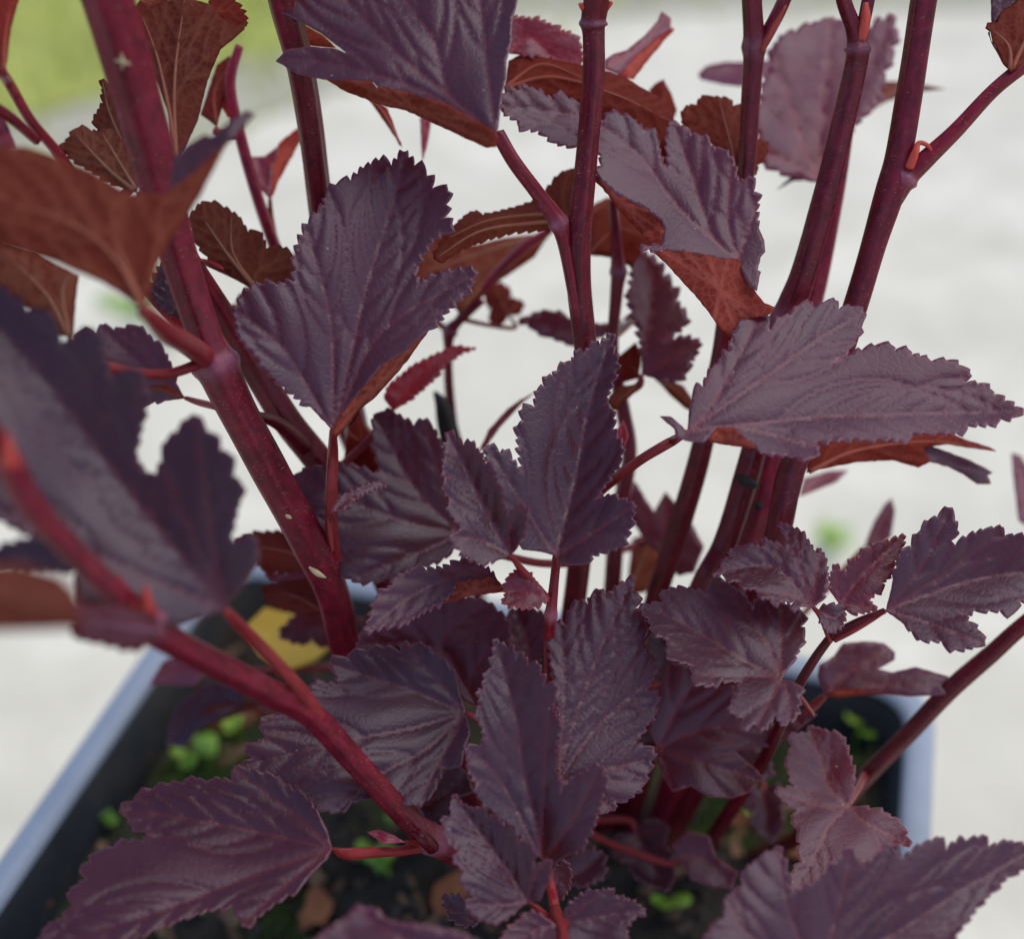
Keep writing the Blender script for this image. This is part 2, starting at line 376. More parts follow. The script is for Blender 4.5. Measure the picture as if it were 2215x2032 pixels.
# canes -- x, y, depth, width, from the top downwards
M1 = cane('Z', [(150, -190, 22.2, 104), (215, 0, 23.3, 100), (262, 160, 24.1, 92), (310, 340, 24.9, 84), (352, 500, 25.6, 70), (400, 650, 26.2, 66), (424, 712, 26.4, 78), (470, 810, 26.9, 72), (540, 940, 27.6, 70), (610, 1070, 28.4, 68), (655, 1170, 29.2, 62), (690, 1310, 30.8, 58), (760, 1470, 34, 60), (850, 1600, None, 64)], (1.15, 1.05, 1.25), nodes=(6,))
cane('Z', [(530, -130, 26.3, 58), (556, 0, 27, 56), (590, 130, 27.7, 52), (612, 260, 28.4, 48), (632, 420, 29.2, 46), (660, 640, 30.4, 46), (705, 860, 31.6, 46), (770, 1100, 33, 48), (850, 1350, 35, 50), (930, 1590, None, 52)])
cane('Z', [(345, 470, 27.4, 40), (420, 590, 28.1, 46), (480, 690, 28.6, 52), (560, 820, 29.2, 54), (640, 925, 29.9, 56), (730, 1080, 31, 54), (830, 1300, 33, 54), (930, 1620, None, 56)], (.9, .8, .85))
cane('Z', [(505, 818, 28.0, 18), (545, 832, 28.6, 26), (600, 880, 29.4, 36)], (.8, .7, .8), anchor=False, name='twig')
cane('Z', [(1190, -110, 26.0, 30), (1172, 0, 26.6, 48), (1166, 45, 26.8, 46), (1167, 75, 26.9, 42), (1166, 160, 27.1, 42), (1152, 320, 27.5, 42), (1140, 450, 27.8, 46), (1138, 560, 28.1, 46), (1152, 700, 28.5, 44), (1160, 900, 29.2, 44), (1135, 1130, 30.4, 44), (1110, 1350, 33, 46), (1090, 1600, None, 48)], (.9, .85, .9), nodes=(2,))
CSP = cane('Z', [(978, 262, 26.9, 27), (1010, 318, 27.1, 28), (1060, 385, 27.4, 28), (1098, 440, 27.6, 34), (1112, 490, 27.8, 26), (1128, 580, 28.0, 22), (1140, 660, 28.3, 18)], (1.2, 1.1, 1.2), name='side_branch', nodes=(3,))
cane('Z', [(1205, 395, 30.2, 18), (1212, 470, 30.3, 22), (1216, 535, 30.4, 28), (1212, 580, 30.5, 24), (1206, 700, 30.9, 22), (1226, 810, 31.2, 28), (1238, 900, 31.4, 28), (1215, 1030, 31.9, 32), (1205, 1160, 32.4, 32), (1190, 1400, 34.5, 34), (1160, 1620, None, 36)], (1.1, 1, 1.15), nodes=(2,))
cane('Z', [(1475, -130, 27.6, 38), (1480, 0, 28, 38), (1484, 92, 28.3, 40), (1478, 180, 28.5, 36), (1468, 330, 28.9, 34), (1440, 520, 29.3, 34), (1418, 700, 29.7, 36), (1376, 900, 30.2, 40), (1335, 1040, 30.7, 42), (1290, 1180, 31.3, 40), (1235, 1400, 33.5, 42), (1190, 1640, None, 44)], (.9, .8, .85), nodes=(2,))
cane('Z', [(1570, -80, 27.6, 24), (1543, 0, 28.0, 26), (1512, 62, 28.2, 26), (1487, 105, 28.35, 26)], (1.2, 1.1, 1.3), name='side_branch', anchor=False)
cane('Z', [(1640, -90, 26.6, 24), (1660, 0, 27.0, 28), (1680, 55, 27.2, 32), (1688, 95, 27.3, 42), (1680, 150, 27.5, 42), (1650, 280, 27.8, 44), (1620, 400, 28.0, 46), (1580, 540, 28.3, 48), (1548, 630, 28.6, 54), (1510, 780, 29, 46), (1470, 930, 29.4, 46), (1425, 1070, 29.8, 44), (1372, 1170, 30.2, 40), (1300, 1380, 33, 42), (1230, 1640, None, 44)], (.88, .8, .9), nodes=(3, 8))
cane('Z', [(1720, -60, 27.0, 26), (1704, 20, 27.15, 24), (1692, 85, 27.3, 24)], (1.3, 1.2, 1.3), name='side_branch', anchor=False)
cane('Z', [(1668, 200, 29.8, 38), (1645, 360, 30, 38), (1615, 520, 30.2, 40), (1585, 640, 30.4, 44), (1540, 800, 30.6, 44), (1508, 940, 30.8, 48), (1480, 1060, 31.1, 50), (1400, 1300, 33, 48), (1290, 1640, None, 48)], PK)
cane('Z', [(1840, -140, 26.6, 52), (1818, 0, 27, 50), (1795, 150, 27.3, 50), (1770, 300, 27.5, 52), (1752, 375, 27.6, 56), (1720, 480, 27.8, 48), (1684, 600, 28.0, 46), (1640, 740, 28.3, 46), (1560, 920, 28.7, 50), (1525, 1070, 29.1, 48), (1450, 1280, 31.5, 46), (1340, 1600, None, 48)], (1, .95, 1.05))
cane('Z', [(2060, 90, 27.3, 30), (2010, 130, 27.2, 28), (1950, 180, 27.2, 26), (1880, 255, 27.3, 30), (1820, 312, 27.4, 36), (1780, 350, 27.5, 42), (1752, 395, 27.6, 40)], (1.35, 1.3, 1.35), name='side_branch', nodes=(5,))
# near cane at the lower left
cane('Z', [(-60, 800, 18.6, 50), (10, 900, 19.4, 56), (60, 990, 20, 52), (140, 1080, 20.6, 50), (220, 1160, 21.2, 50), (290, 1225, 21.9, 66), (360, 1272, 22.6, 54), (450, 1318, 23.5, 52), (540, 1366, 24.4, 52), (615, 1408, 25.2, 50), (700, 1500, 26, 46), (790, 1598, 26.8, 44), (850, 1650, 27.5, 52), (930, 1700, 30, 44), (1020, 1760, None, 44)], (1.15, 1.1, 1.25), nodes=(5, 12))
# lower right
cane('Z', [(2150, 1120, 28.5, 30), (2014, 1228, 29.3, 32), (1950, 1285, 29.7, 34), (1870, 1355, 30.2, 36), (1780, 1450, 30.9, 34), (1700, 1530, 31.6, 34), (1600, 1630, 32.7, 34), (1480, 1690, None, 34)], (.85, .75, .8))
cane('Z', [(1640, 1245, 27.4, 16), (1600, 1300, 27.8, 18), (1560, 1370, 28.4, 20), (1500, 1500, 30, 24), (1420, 1620, 32.5, 28), (1360, 1720, None, 30)], (.75, .65, .7))
cane('Z', [(1740, 1202, 27.2, 12), (1690, 1222, 27.2, 14), (1640, 1248, 27.4, 16)], (.8, .6, .6), name='side_branch', anchor=False)
cane('Z', [(1420, 1460, 31, 34), (1350, 1590, 33, 38), (1270, 1730, None, 40)], (.8, .7, .75))
# central young shoot
cane('Z', [(1096, 1092, 27.0, 17), (1090, 1150, 27.1, 18), (1084, 1210, 27.2, 22), (1080, 1260, 27.6, 22), (1085, 1400, 28.3, 22), (1110, 1560, 30, 24), (1120, 1700, None, 26)], (1.6, 1.35, 1.3), nodes=(2,))
cane('Z', [(1076, 1705, 26.2, 15), (1085, 1750, 26.0, 18), (1093, 1800, 25.8, 20), (1100, 1860, 27, 24), (1110, 1960, 31, 26), (1130, 2000, None, 26)], (2.2, 1.6, 1.3))
# back left twigs
cane('Z', [(-40, 90, 24.6, 20), (10, 150, 24.9, 20), (60, 235, 25.3, 20), (118, 305, 25.8, 20), (200, 420, 26.6, 22), (300, 580, 27.5, 24), (420, 700, 28.6, 24)], (1.7, 1.3, 1.2), name='side_branch')
cane('Z', [(-30, 195, 24.5, 18), (20, 230, 24.9, 20), (75, 278, 25.4, 18)], (1.3, 1, 1), name='twig', anchor=False)
cane('Z', [(470, 90, 30, 16), (452, 170, 30, 22), (478, 290, 30.2, 22), (510, 400, 30.5, 22), (545, 500, 30.9, 24), (620, 720, 31.8, 28), (740, 1000, 33, 32), (860, 1400, 36, 36), (940, 1600, None, 38)], PK)
cane('B', [(1240, 1250, 31.8, 40), (1090, 1350, 31.9, 60), (980, 1450, 32, 46), (870, 1575, 32.1, 46), (740, 1740, 32.3, 50)], (1.9, 1.7, 1.7), name='side_branch', anchor=False)
cane('E', [(860, 0, 32, 44), (740, 110, 32.2, 50), (690, 170, 32.3, 74), (680, 260, 32.4, 48), (685, 480, 32.8, 50), (720, 800, 33.8, 60), (800, 1300, 36, 70), (880, 1900, None, 80)], (1.2, 1.1, 1.2), nodes=(2,))
cane('E', [(605, 500, 32.5, 20), (640, 560, 32.4, 70), (660, 640, 32.6, 100), (690, 760, 33, 110), (740, 960, 34, 100)], (1, 1, 1), M_DEAD, name='dead_stub', anchor=False, label='blackened dead cane stub')
cane('B', [(1395, 20, 26.5, 20), (1440, 70, 26.75, 60), (1455, 140, 26.85, 60)], (1, 1, 1), M_STIP, name='stipule', anchor=False)
cane('B', [(1570, 10, 26.6, 20), (1520, 60, 26.75, 50), (1490, 120, 26.85, 56)], (1, 1, 1), M_STIP, name='stipule', anchor=False)

# ------------------------------------------------------------------ leaves
def seg_dist(P, A, B):
    AB = B-A; L = (AB*AB).sum()+1e-9
    t = np.clip(((P-A)@AB)/L, 0, 1); return np.linalg.norm(P-(A+t[:, None]*AB), axis=1)
def poly_dist(P, line):
    d = np.full(len(P), 1e9)
    for a, b in zip(line[:-1], line[1:]): d = np.minimum(d, seg_dist(P, np.asarray(a), np.asarray(b)))
    return d
def in_poly(P, poly):
    x, y = P[:, 0], P[:, 1]; c = np.zeros(len(P), bool); n = len(poly); j = n-1
    for i in range(n):
        xi, yi = poly[i]; xj, yj = poly[j]
        if yi != yj:
            c ^= ((yi > y) != (yj > y)) & (x < (xj-xi)*(y-yi)/(yj-yi)+xi)
        j = i
    return c
def kd_of(P):
    k = KDTree(len(P))
    for i, p in enumerate(P): k.insert((p[0], p[1], 0), i)
    k.balance(); return k
def kd_dist(P, k): return np.array([k.find((x, y, 0))[2] for x, y in P]) if len(P) else np.zeros(0)
def resample(line, step):
    line = [np.asarray(p, float) for p in line]; out = [line[0]]
    for a, b in zip(line[:-1], line[1:]):
        n = max(1, int(round(np.linalg.norm(b-a)/step)))
        out += [a+(b-a)*k/n for k in range(1, n+1)]
    return np.array(out)
def serrate(poly, base, size, pitch, amp, lr, smooth_r=.13, flat=None):
    """saw teeth along the margin, leaning away from the base"""
    n = len(poly); area = 0
    for i in range(n): a, b = poly[i], poly[(i+1) % n]; area += a[0]*b[1]-b[0]*a[1]
    sgn = 1 if area > 0 else -1; out = []
    for i in range(n):
        a, b = poly[i], poly[(i+1) % n]; d = b-a; L = np.linalg.norm(d)
        if L < 1e-6: continue
        d = d/L; nrm = np.array([d[1], -d[0]])*sgn
        out.append(a)
        mid = (a+b)/2
        if pitch <= 0 or (flat is not None and flat.find((mid[0], mid[1], 0))[2] < 6) or np.linalg.norm(mid-base) < smooth_r*size or L < pitch*.55:
            if L > 14:
                for k in range(1, int(L//9)): out.append(a+d*L*k/int(L//9)+nrm*lr.normal(0, .4))
            continue
        nt_ = max(1, int(round(L/pitch)))
        far = np.linalg.norm(b-base) >= np.linalg.norm(a-base)
        cuts = [0.]+[(k+lr.uniform(-.22, .22))/nt_ for k in range(1, nt_)]+[1.]
        for k in range(nt_):
            s0, s1 = cuts[k]*L, cuts[k+1]*L; w = s1-s0; h = amp*1.3*w*lr.uniform(.7, 1.2)
            prof = ((.22, .42), (.5, .80), (.74, 1.0), (.86, 1.06), (.93, .55)) if far else ((.07, .55), (.14, 1.06), (.26, 1.0), (.5, .80), (.78, .42))
            for u, hh in prof: out.append(a+d*(s0+u*w)+nrm*h*hh)
            if k < nt_-1: out.append(a+d*s1)
    return np.array(out)
def dedupe(poly, eps=.6):
    out = [poly[0]]
    for p in poly[1:]:
        if np.linalg.norm(p-out[-1]) > eps: out.append(p)
    if np.linalg.norm(out[0]-out[-1]) < eps: out.pop()
    return np.array(out)

def sheet(poly, prim, sec, h):
    """triangulate a leaf outline with points on its veins"""
    n = len(poly); lo, hi = poly.min(0), poly.max(0)
    vp = []
    for l in prim: vp.append(resample(l, h*.5))
    for l in sec: vp.append(resample(l, h*.9))
    vp = np.concatenate(vp) if vp else np.zeros((0, 2))
    kb = kd_of(resample(np.vstack([poly, poly[:1]]), 2.0))
    if len(vp):
        vp = vp[in_poly(vp, poly)]; vp = vp[kd_dist(vp, kb) > h*.4] if len(vp) else vp
        keep = []; seen = set()
        for p in vp:
            k = (int(p[0]/(h*.5)), int(p[1]/(h*.5)))
            if k not in seen: seen.add(k); keep.append(p)
        vp = np.array(keep) if keep else np.zeros((0, 2))
    gx, gy = np.meshgrid(np.arange(lo[0], hi[0], h), np.arange(lo[1], hi[1], h*.866)); gx[1::2] += h/2
    Gp = np.stack([gx.ravel(), gy.ravel()], 1)+rng.normal(0, h*.08, (gx.size, 2))
    Gp = Gp[in_poly(Gp, poly)]
    if len(Gp): Gp = Gp[kd_dist(Gp, kb) > h*.55]
    if len(vp) and len(Gp): Gp = Gp[kd_dist(Gp, kd_of(vp)) > h*.6]
    P = np.vstack([poly, vp, Gp])
    V, E, Fc, *_ = delaunay_2d_cdt([Vector(p) for p in P], [], [list(range(n))], 1, 1e-4)
    V = np.array([(a.x, a.y) for a in V]); Fc = [tuple(x) for x in Fc if len(x) == 3]
    T = np.array(Fc, int)
    a, b, c = V[T[:, 0]], V[T[:, 1]], V[T[:, 2]]
    s = (b[:, 0]-a[:, 0])*(c[:, 1]-a[:, 1])-(b[:, 1]-a[:, 1])*(c[:, 0]-a[:, 0])
    fl = s > 0; T[fl] = T[fl][:, ::-1]         # facing the viewer, y points down in pixels
    T = T[np.abs(s) > 1e-3]
    return V, T, kd_dist(V, kb)
LEAVES = []
def L(c, pts, v, t, g=(0, .3), side='top', fold=.22, pitch=26, amp=.36, tint=(1, 1, 1), pet='auto', flaps=(), wav=.018, pleat=.085, m=None, label=None, seed=None, sec=True, curl=0., spm=1.0):
    LEAVES.append(dict(c=c, pts=pts, v=v, t=t/100, g=g, side=side, fold=fold, pitch=pitch, amp=amp, tint=tint, pet=pet, flaps=flaps, wav=wav, pleat=pleat, m=m, label=label, sec=sec, curl=curl, spm=spm))

exec_order = []
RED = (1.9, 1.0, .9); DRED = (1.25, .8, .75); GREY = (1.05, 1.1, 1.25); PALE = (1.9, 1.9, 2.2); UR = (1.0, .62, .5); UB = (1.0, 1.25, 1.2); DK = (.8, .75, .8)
#LEAFDATA
# upper middle
L('B', [(940, 735), (930, 720), (800, 640), (640, 560), (450, 500), (300, 480), (270, 445), (0, 432), (-140, 402), (-262, 330), (-200, 268), (-80, 250), (60, 262), (128, 288), (-12, 180), (-142, 110), (-282, 38), (-230, 0), (-100, -80), (100, -250), (500, -380), (900, -260), (1060, -60), (1055, 10), (1030, 100), (1020, 240), (997, 330), (998, 420), (975, 500), (962, 600), (952, 690)],
  [[(690, 520), (600, 220), (440, -20), (420, -340)], [(690, 530), (370, 260), (100, -30), (0, -150)], [(900, 450), (850, 0), (800, -280)], [(500, 480), (0, 340), (-240, 328)]], 26.3, (-.15, .45), tint=(1.1, 1.15, 1.25), pitch=0, pet=None, fold=.05,
  flaps=[('B', [(945, 735), (930, 720), (800, 640), (640, 560), (450, 500), (300, 480), (270, 445), (20, 434), (110, 492), (200, 530), (340, 580), (450, 602), (640, 690), (800, 765), (890, 805), (940, 800)], 'under', [(945, 735), (930, 720), (800, 640), (640, 560), (450, 500), (300, 480), (270, 445), (20, 434)], .9)])
L('Z', [(655, 848), (610, 800), (560, 762), (530, 730), (500, 690), (470, 665), (465, 630), (475, 585), (500, 560), (545, 560), (580, 555), (588, 480), (605, 440), (640, 405), (640, 388), (660, 363), (690, 355), (715, 330), (745, 315), (770, 325), (795, 298), (815, 325), (840, 345), (850, 370), (882, 375), (878, 402), (870, 430), (890, 440), (850, 470), (815, 520), (820, 562), (870, 535), (932, 530), (925, 565), (870, 620), (842, 650), (800, 690), (750, 720), (700, 780), (672, 815)],
  [[(690, 700), (722, 560), (800, 310)], [(560, 690), (472, 615)], [(650, 640), (605, 455)], [(745, 660), (920, 545)]], 27.0, (.12, .25), tint=(1.1, 1.15, 1.3), pitch=24, pet=('Z', [(655, 848, 27.3, 24), (655, 890, 27.4, 22), (652, 960, 27.7, 24), (652, 1040, 28.2, 26), (660, 1100, 28.8, 26), (668, 1180, 29.4, 24)]),
  flaps=[('Z', [(655, 848), (672, 815), (700, 780), (750, 720), (800, 690), (845, 648), (800, 712), (765, 752), (735, 785), (705, 808), (686, 835), (662, 862)], 'under', [(655, 848), (672, 815), (700, 780), (750, 720), (800, 690), (845, 648)], .8)])
# centre
L('E', [(1265, 1392), (1180, 1370), (1085, 1360), (1075, 1250), (1000, 1150), (930, 980), (890, 880), (880, 800), (905, 785), (960, 830), (985, 815), (1030, 870), (1085, 945), (1072, 850), (1060, 750), (1055, 680), (1085, 660), (1080, 592), (1150, 580), (1160, 490), (1200, 470), (1215, 412), (1262, 440), (1270, 382), (1310, 338), (1350, 340), (1380, 270), (1420, 290), (1480, 222), (1505, 250), (1560, 178), (1582, 290), (1600, 340), (1570, 450), (1525, 572), (1580, 600), (1575, 700), (1625, 800), (1610, 900), (1560, 960), (1478, 1085), (1560, 1060), (1690, 1112), (1680, 1190), (1650, 1300), (1600, 1350), (1460, 1390), (1430, 1440), (1340, 1445), (1285, 1430)],
  [[(1370, 970), (1440, 600), (1560, 195)], [(1430, 1290), (1685, 1125)], [(1090, 1120), (890, 800)]], 26.9, (.05, .25), pitch=20, amp=.3, fold=.5, tint=(.95, .8, .85), pet=('E', [(1265, 1392, 26.9, 30), (1258, 1470, 27.0, 36), (1250, 1560, 27.1, 40)]), pleat=.085)
L('E', [(1020, 1388), (940, 1420), (860, 1430), (790, 1400), (710, 1330), (700, 1272), (765, 1245), (690, 1160), (680, 1120), (720, 1100), (665, 1050), (648, 1010), (690, 970), (648, 930), (660, 860), (672, 770), (680, 715), (720, 760), (760, 790), (800, 770), (850, 830), (880, 890), (930, 930), (940, 1000), (970, 1010), (975, 1100), (1000, 1170), (1060, 1110), (1100, 1130), (1100, 1220), (1080, 1300), (1055, 1350)],
  [[(880, 1140), (690, 735)], [(860, 1310), (712, 1290)], [(1010, 1250), (1075, 1130)]], 26.2, (.0, .15), pitch=17, fold=.65, tint=(1.05, .85, .92), pet=('E', [(1020, 1388, 26.3, 36), (1080, 1470, 26.5, 44), (1160, 1560, 26.8, 44), (1235, 1640, 27.15, 40)]), pleat=.10)
L('E', [(985, 1585), (935, 1500), (880, 1460), (800, 1430), (740, 1420), (650, 1460), (560, 1470), (500, 1450), (440, 1490), (400, 1500), (380, 1550), (300, 1600), (270, 1680), (258, 1725), (230, 1805), (330, 1772), (440, 1762), (500, 1722), (600, 1660), (690, 1600), (720, 1532), (860, 1520), (905, 1510), (960, 1560)],
  [[(800, 1480), (500, 1600), (240, 1790)], [(860, 1480), (660, 1470)]], 26.8, (.1, .5), pitch=18, fold=.1, tint=(1.2, 1.1, 1.25), pet=('E', [(985, 1585, 26.6, 30), (1080, 1590, 26.8, 36), (1230, 1640, 27.1, 36)]),
  flaps=[('E', [(720, 1532), (690, 1600), (600, 1662), (700, 1642), (800, 1612), (930, 1596), (985, 1585), (950, 1540), (905, 1510), (860, 1520)], 'under', [(720, 1532), (860, 1520), (905, 1510), (985, 1585)], -.3)])
L('E', [(1225, 1625), (1150, 1670), (1070, 1672), (1000, 1660), (970, 1640), (1010, 1590), (980, 1570), (1010, 1500), (1060, 1468), (1120, 1482), (1150, 1540), (1200, 1590)], [[(1100, 1590), (985, 1580)], [(1130, 1520), (1070, 1480)]], 26.5, (0, .4), pitch=14, tint=RED, pet=None)
# right
L('F', [(180, 718), (190, 600), (210, 490), (245, 450), (265, 470), (310, 370), (345, 345), (390, 265), (410, 285), (440, 160), (490, 100), (560, 85), (600, 80), (622, 162), (640, 150), (690, 90), (740, 85), (780, 30), (850, 5), (870, 40), (920, 10), (990, 0), (1005, 45), (1070, 30), (1140, 60), (1125, 140), (1135, 155), (1095, 215), (1060, 270), (968, 340), (1060, 300), (1130, 270), (1200, 245), (1290, 240), (1310, 270), (1385, 265), (1400, 295), (1490, 310), (1510, 330), (1590, 325), (1660, 350), (1720, 395), (1690, 450), (1760, 450), (1830, 480), (1850, 510), (1910, 545), (2014, 605), (1950, 640), (1880, 640), (1870, 675), (1700, 682), (1690, 730), (1600, 718), (1400, 718), (1380, 775), (1280, 755), (1080, 755), (880, 770), (895, 810), (830, 870), (760, 850), (600, 830), (550, 795), (470, 745), (430, 702), (350, 702), (270, 775), (200, 770), (120, 750), (110, 700), (30, 630), (90, 632), (150, 682)],
  [[(560, 670), (1030, 630), (2000, 605)], [(560, 450), (900, 210), (1130, 75)], [(450, 690), (880, 800)], [(320, 560), (560, 110)]], 26.5, (.0, .62), pitch=24, amp=.22, fold=.12, tint=(1.35, 1.25, 1.45), pleat=.075,
  pet=('F', [(180, 718, 27.5, 46), (110, 760, 27.4, 52), (40, 800, 27.4, 56), (-60, 860, 27.5, 54), (-180, 945, 27.8, 58), (-260, 1010, 28.3, 56), (-330, 1080, 29.2, 50)]),
  flaps=[('F', [(300, 755), (350, 702), (430, 702), (545, 792), (560, 806), (430, 795), (310, 775)], 'under', [(300, 755), (350, 702), (430, 702), (545, 792)], .6)])
L('F', [(830, 940), (840, 860), (890, 765), (1100, 740), (1380, 750), (1420, 705), (1600, 715), (1700, 760), (1830, 800), (1866, 822), (1700, 803), (1600, 785), (1465, 802), (1505, 880), (1440, 912), (1300, 872), (1100, 882), (900, 922)], [[(1100, 820), (1500, 770), (1850, 815)]], 29.4, (.1, .5), side='under', pitch=0, tint=UR, pet=None, wav=.02,
  flaps=[('F', [(1455, 800), (1500, 788), (1700, 862), (1780, 900), (1845, 940), (1815, 955), (1835, 1000), (1760, 1002), (1700, 960), (1600, 905), (1505, 880)], 'top', [(1455, 800), (1505, 880)], .3)])
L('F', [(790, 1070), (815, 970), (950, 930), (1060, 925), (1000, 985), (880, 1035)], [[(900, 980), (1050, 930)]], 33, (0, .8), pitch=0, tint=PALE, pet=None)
CB = lambda pts: [(x+1800, y) for x, y in pts]
L('B', [(2260, 1425), (2100, 1400), (1960, 1372), (1840, 1362), (1720, 1350), (1840, 1340), (1850, 1250), (1840, 1205), (1750, 1135), (1600, 1062), (1550, 1025), (1490, 960), (1480, 930), (1510, 900), (1510, 850), (1480, 800), (1380, 800), (1270, 780), (1170, 710), (1060, 690), (1065, 650), (980, 615), (968, 560), (1000, 470), (1060, 495), (1075, 460), (1160, 490), (1250, 550), (1265, 510), (1390, 560), (1480, 620), (1540, 682), (1560, 610), (1690, 650), (1740, 720), (1780, 700), (1820, 760), (1842, 900), (1880, 910), (1868, 740)] + CB([(80, 690), (100, 660), (180, 700), (200, 740), (260, 740), (310, 790), (330, 820), (390, 815), (410, 850), (440, 900), (450, 1000), (530, 960), (545, 1040), (572, 1050), (555, 1150), (570, 1240), (600, 1310), (606, 1370), (580, 1400), (565, 1470), (582, 1480), (560, 1585), (520, 1560), (480, 1480)]),
  [[(2110, 1270), (2020, 1000), (1910, 690)], [(2200, 1200), (2220, 900)], [(1950, 1150), (1700, 830), (1400, 640), (990, 580)], [(2290, 1300), (2360, 1120)]], 27.9, (.05, .45), pitch=22, amp=.26, fold=.12, tint=(1.35, 1.25, 1.5), pet=None,
  flaps=[('B', [(1475, 925), (1490, 960), (1550, 1025), (1600, 1062), (1750, 1135), (1840, 1205), (1850, 1250), (1840, 1345), (1800, 1345), (1700, 1245), (1600, 1135), (1520, 1025), (1455, 965)], 'under', [(1475, 925), (1490, 960), (1550, 1025), (1600, 1062), (1750, 1135), (1840, 1205), (1850, 1250), (1840, 1345)], .7),
         ('C', [(0, 1378), (100, 1368), (260, 1388), (330, 1412), (460, 1420), (500, 1500), (560, 1600), (600, 1650), (655, 1672), (645, 1700), (612, 1722), (500, 1740), (440, 1800), (420, 1845), (340, 1762), (250, 1640), (150, 1530), (60, 1430)], 'under', [(0, 1378), (100, 1368), (260, 1388), (330, 1412), (460, 1420)], -.25)])
L('B', [(1010, 290), (1025, 88), (1060, 93), (1130, 102), (1180, 110), (1240, 135), (1290, 165), (1350, 180), (1392, 222), (1412, 335), (1400, 348), (1250, 322), (1150, 297), (1070, 297)], [[(1120, 200), (1250, 310), (1400, 345)]], 29.2, (.1, .2), pitch=16, tint=(1.9, .6, .7), pet=None)
L('B', [(985, 480), (1005, 330), (1070, 297), (1150, 297), (1250, 322), (1400, 348), (1560, 390), (1660, 430), (1700, 455), (1760, 490), (1830, 530), (1850, 562), (1905, 620), (1910, 690), (1885, 920), (1600, 770), (1300, 620)], [[(1250, 420), (1600, 520), (1890, 660)], [(1180, 350), (1400, 420)]], 29.0, (.1, .3), side='under', pitch=0, tint=(.9, .55, .45), pet=None)
L('B', [(1850, 600), (1770, 490), (1810, 450), (1850, 430), (1890, 500), (1925, 600), (1900, 660)], [[(1850, 500), (1855, 435)]], 31, (0, .3), side='under', tint=UR, pet=None, pitch=0)
L('C', [(450, 1005), (400, 830), (330, 800), (300, 740), (220, 740), (150, 650), (155, 600), (190, 575), (230, 570), (250, 535), (330, 525), (415, 540), (430, 575), (490, 575), (500, 640), (545, 650), (560, 760), (622, 812), (600, 860), (560, 900), (560, 940), (520, 962), (470, 1005)], [[(430, 850), (350, 530)], [(480, 850), (530, 650)], [(380, 760), (160, 620)]], 29.2, (.1, .3), side='under', tint=(.95, .75, .6), pitch=22, amp=.18, pet=None)
L('C', [(900, 995), (850, 990), (760, 962), (680, 930), (600, 900), (580, 850), (620, 810), (570, 740), (560, 640), (580, 560), (600, 440), (640, 350), (640, 260), (700, 190), (770, 170), (850, 130), (950, 100), (1000, 110), (1180, 150), (1230, 90), (1250, 112), (1302, 80), (1310, 150), (1332, 200), (1290, 260), (1300, 330), (1250, 390), (1260, 440), (1220, 490), (1250, 512), (1180, 600), (1080, 690), (1050, 800), (980, 900)], [[(900, 700), (960, 110)], [(800, 760), (650, 330)], [(1050, 600), (1290, 120)], [(760, 900), (600, 840)]], 32, (.05, .35), pitch=24, amp=.2, tint=(1.5, 1.5, 1.9))
L('C', [(860, 980), (760, 985), (665, 1035), (740, 965), (830, 940)], [[(700, 1020)]], 32, (0, .3), pitch=0, tint=DK, pet=None)
L('C', [(1150, 620), (1200, 520), (1230, 440), (1330, 440), (1480, 462), (1592, 482), (1480, 492), (1350, 520), (1250, 562)], [[(1350, 480), (1580, 482)]], 33.5, (0, .6), side='under', pitch=0, tint=UB, pet=None)
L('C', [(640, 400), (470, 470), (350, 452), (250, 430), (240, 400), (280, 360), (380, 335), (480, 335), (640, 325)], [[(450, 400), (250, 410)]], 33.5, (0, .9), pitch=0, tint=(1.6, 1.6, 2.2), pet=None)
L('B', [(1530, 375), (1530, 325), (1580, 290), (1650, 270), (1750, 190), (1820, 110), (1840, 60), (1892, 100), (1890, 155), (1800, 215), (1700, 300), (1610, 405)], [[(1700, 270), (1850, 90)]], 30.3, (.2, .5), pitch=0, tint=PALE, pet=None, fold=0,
  flaps=[('B', [(1600, 415), (1640, 350), (1700, 300), (1800, 215), (1890, 155), (1912, 160), (1850, 225), (1780, 310), (1690, 430), (1640, 425)], 'under', [(1600, 415), (1640, 350), (1700, 300), (1800, 215), (1890, 155)], .2)])
L('C', [(1940, 392), (1905, 355), (1890, 300), (1842, 230), (1830, 170), (1808, 140), (1870, 120), (1890, 60), (1920, 40), (1990, -5), (2100, -60), (2300, 0), (2250, 200), (2050, 350)], [[(2030, 200), (2150, -30)], [(1930, 250), (1830, 150)]], 27.2, (0, .2), side='under', pitch=24, amp=.2, tint=(.9, .7, .6), pet=None,
  flaps=[('C', [(1835, 115), (1832, 0), (1900, -60), (2000, -20), (1920, 40), (1890, 60), (1870, 120)], 'top', [(1870, 120), (1890, 60), (1990, -5)], .5), ('C', [(1830, 170), (1842, 230), (1890, 300), (1905, 355), (1885, 320), (1845, 250), (1822, 190)], 'top', [(1830, 170), (1890, 300)], .5)])
L('E', [(1730, 405), (1735, 300), (1720, 160), (1680, 60), (1650, -40), (1690, -60), (1680, -160), (1700, -240), (1740, -268), (1820, -206), (1850, -136), (1900, -76), (1920, 4), (1980, 90), (1950, 150), (1880, 200), (1850, 230), (1960, 198), (2050, 225), (2020, 310), (1990, 330), (1970, 405), (1920, 440), (1870, 425), (1800, 425)], [[(1760, 200), (1780, -80), (1740, -250)], [(1870, 330), (2030, 240)]], 30.8, (.05, .3), pitch=22, tint=(1.2, 1.2, 1.5))
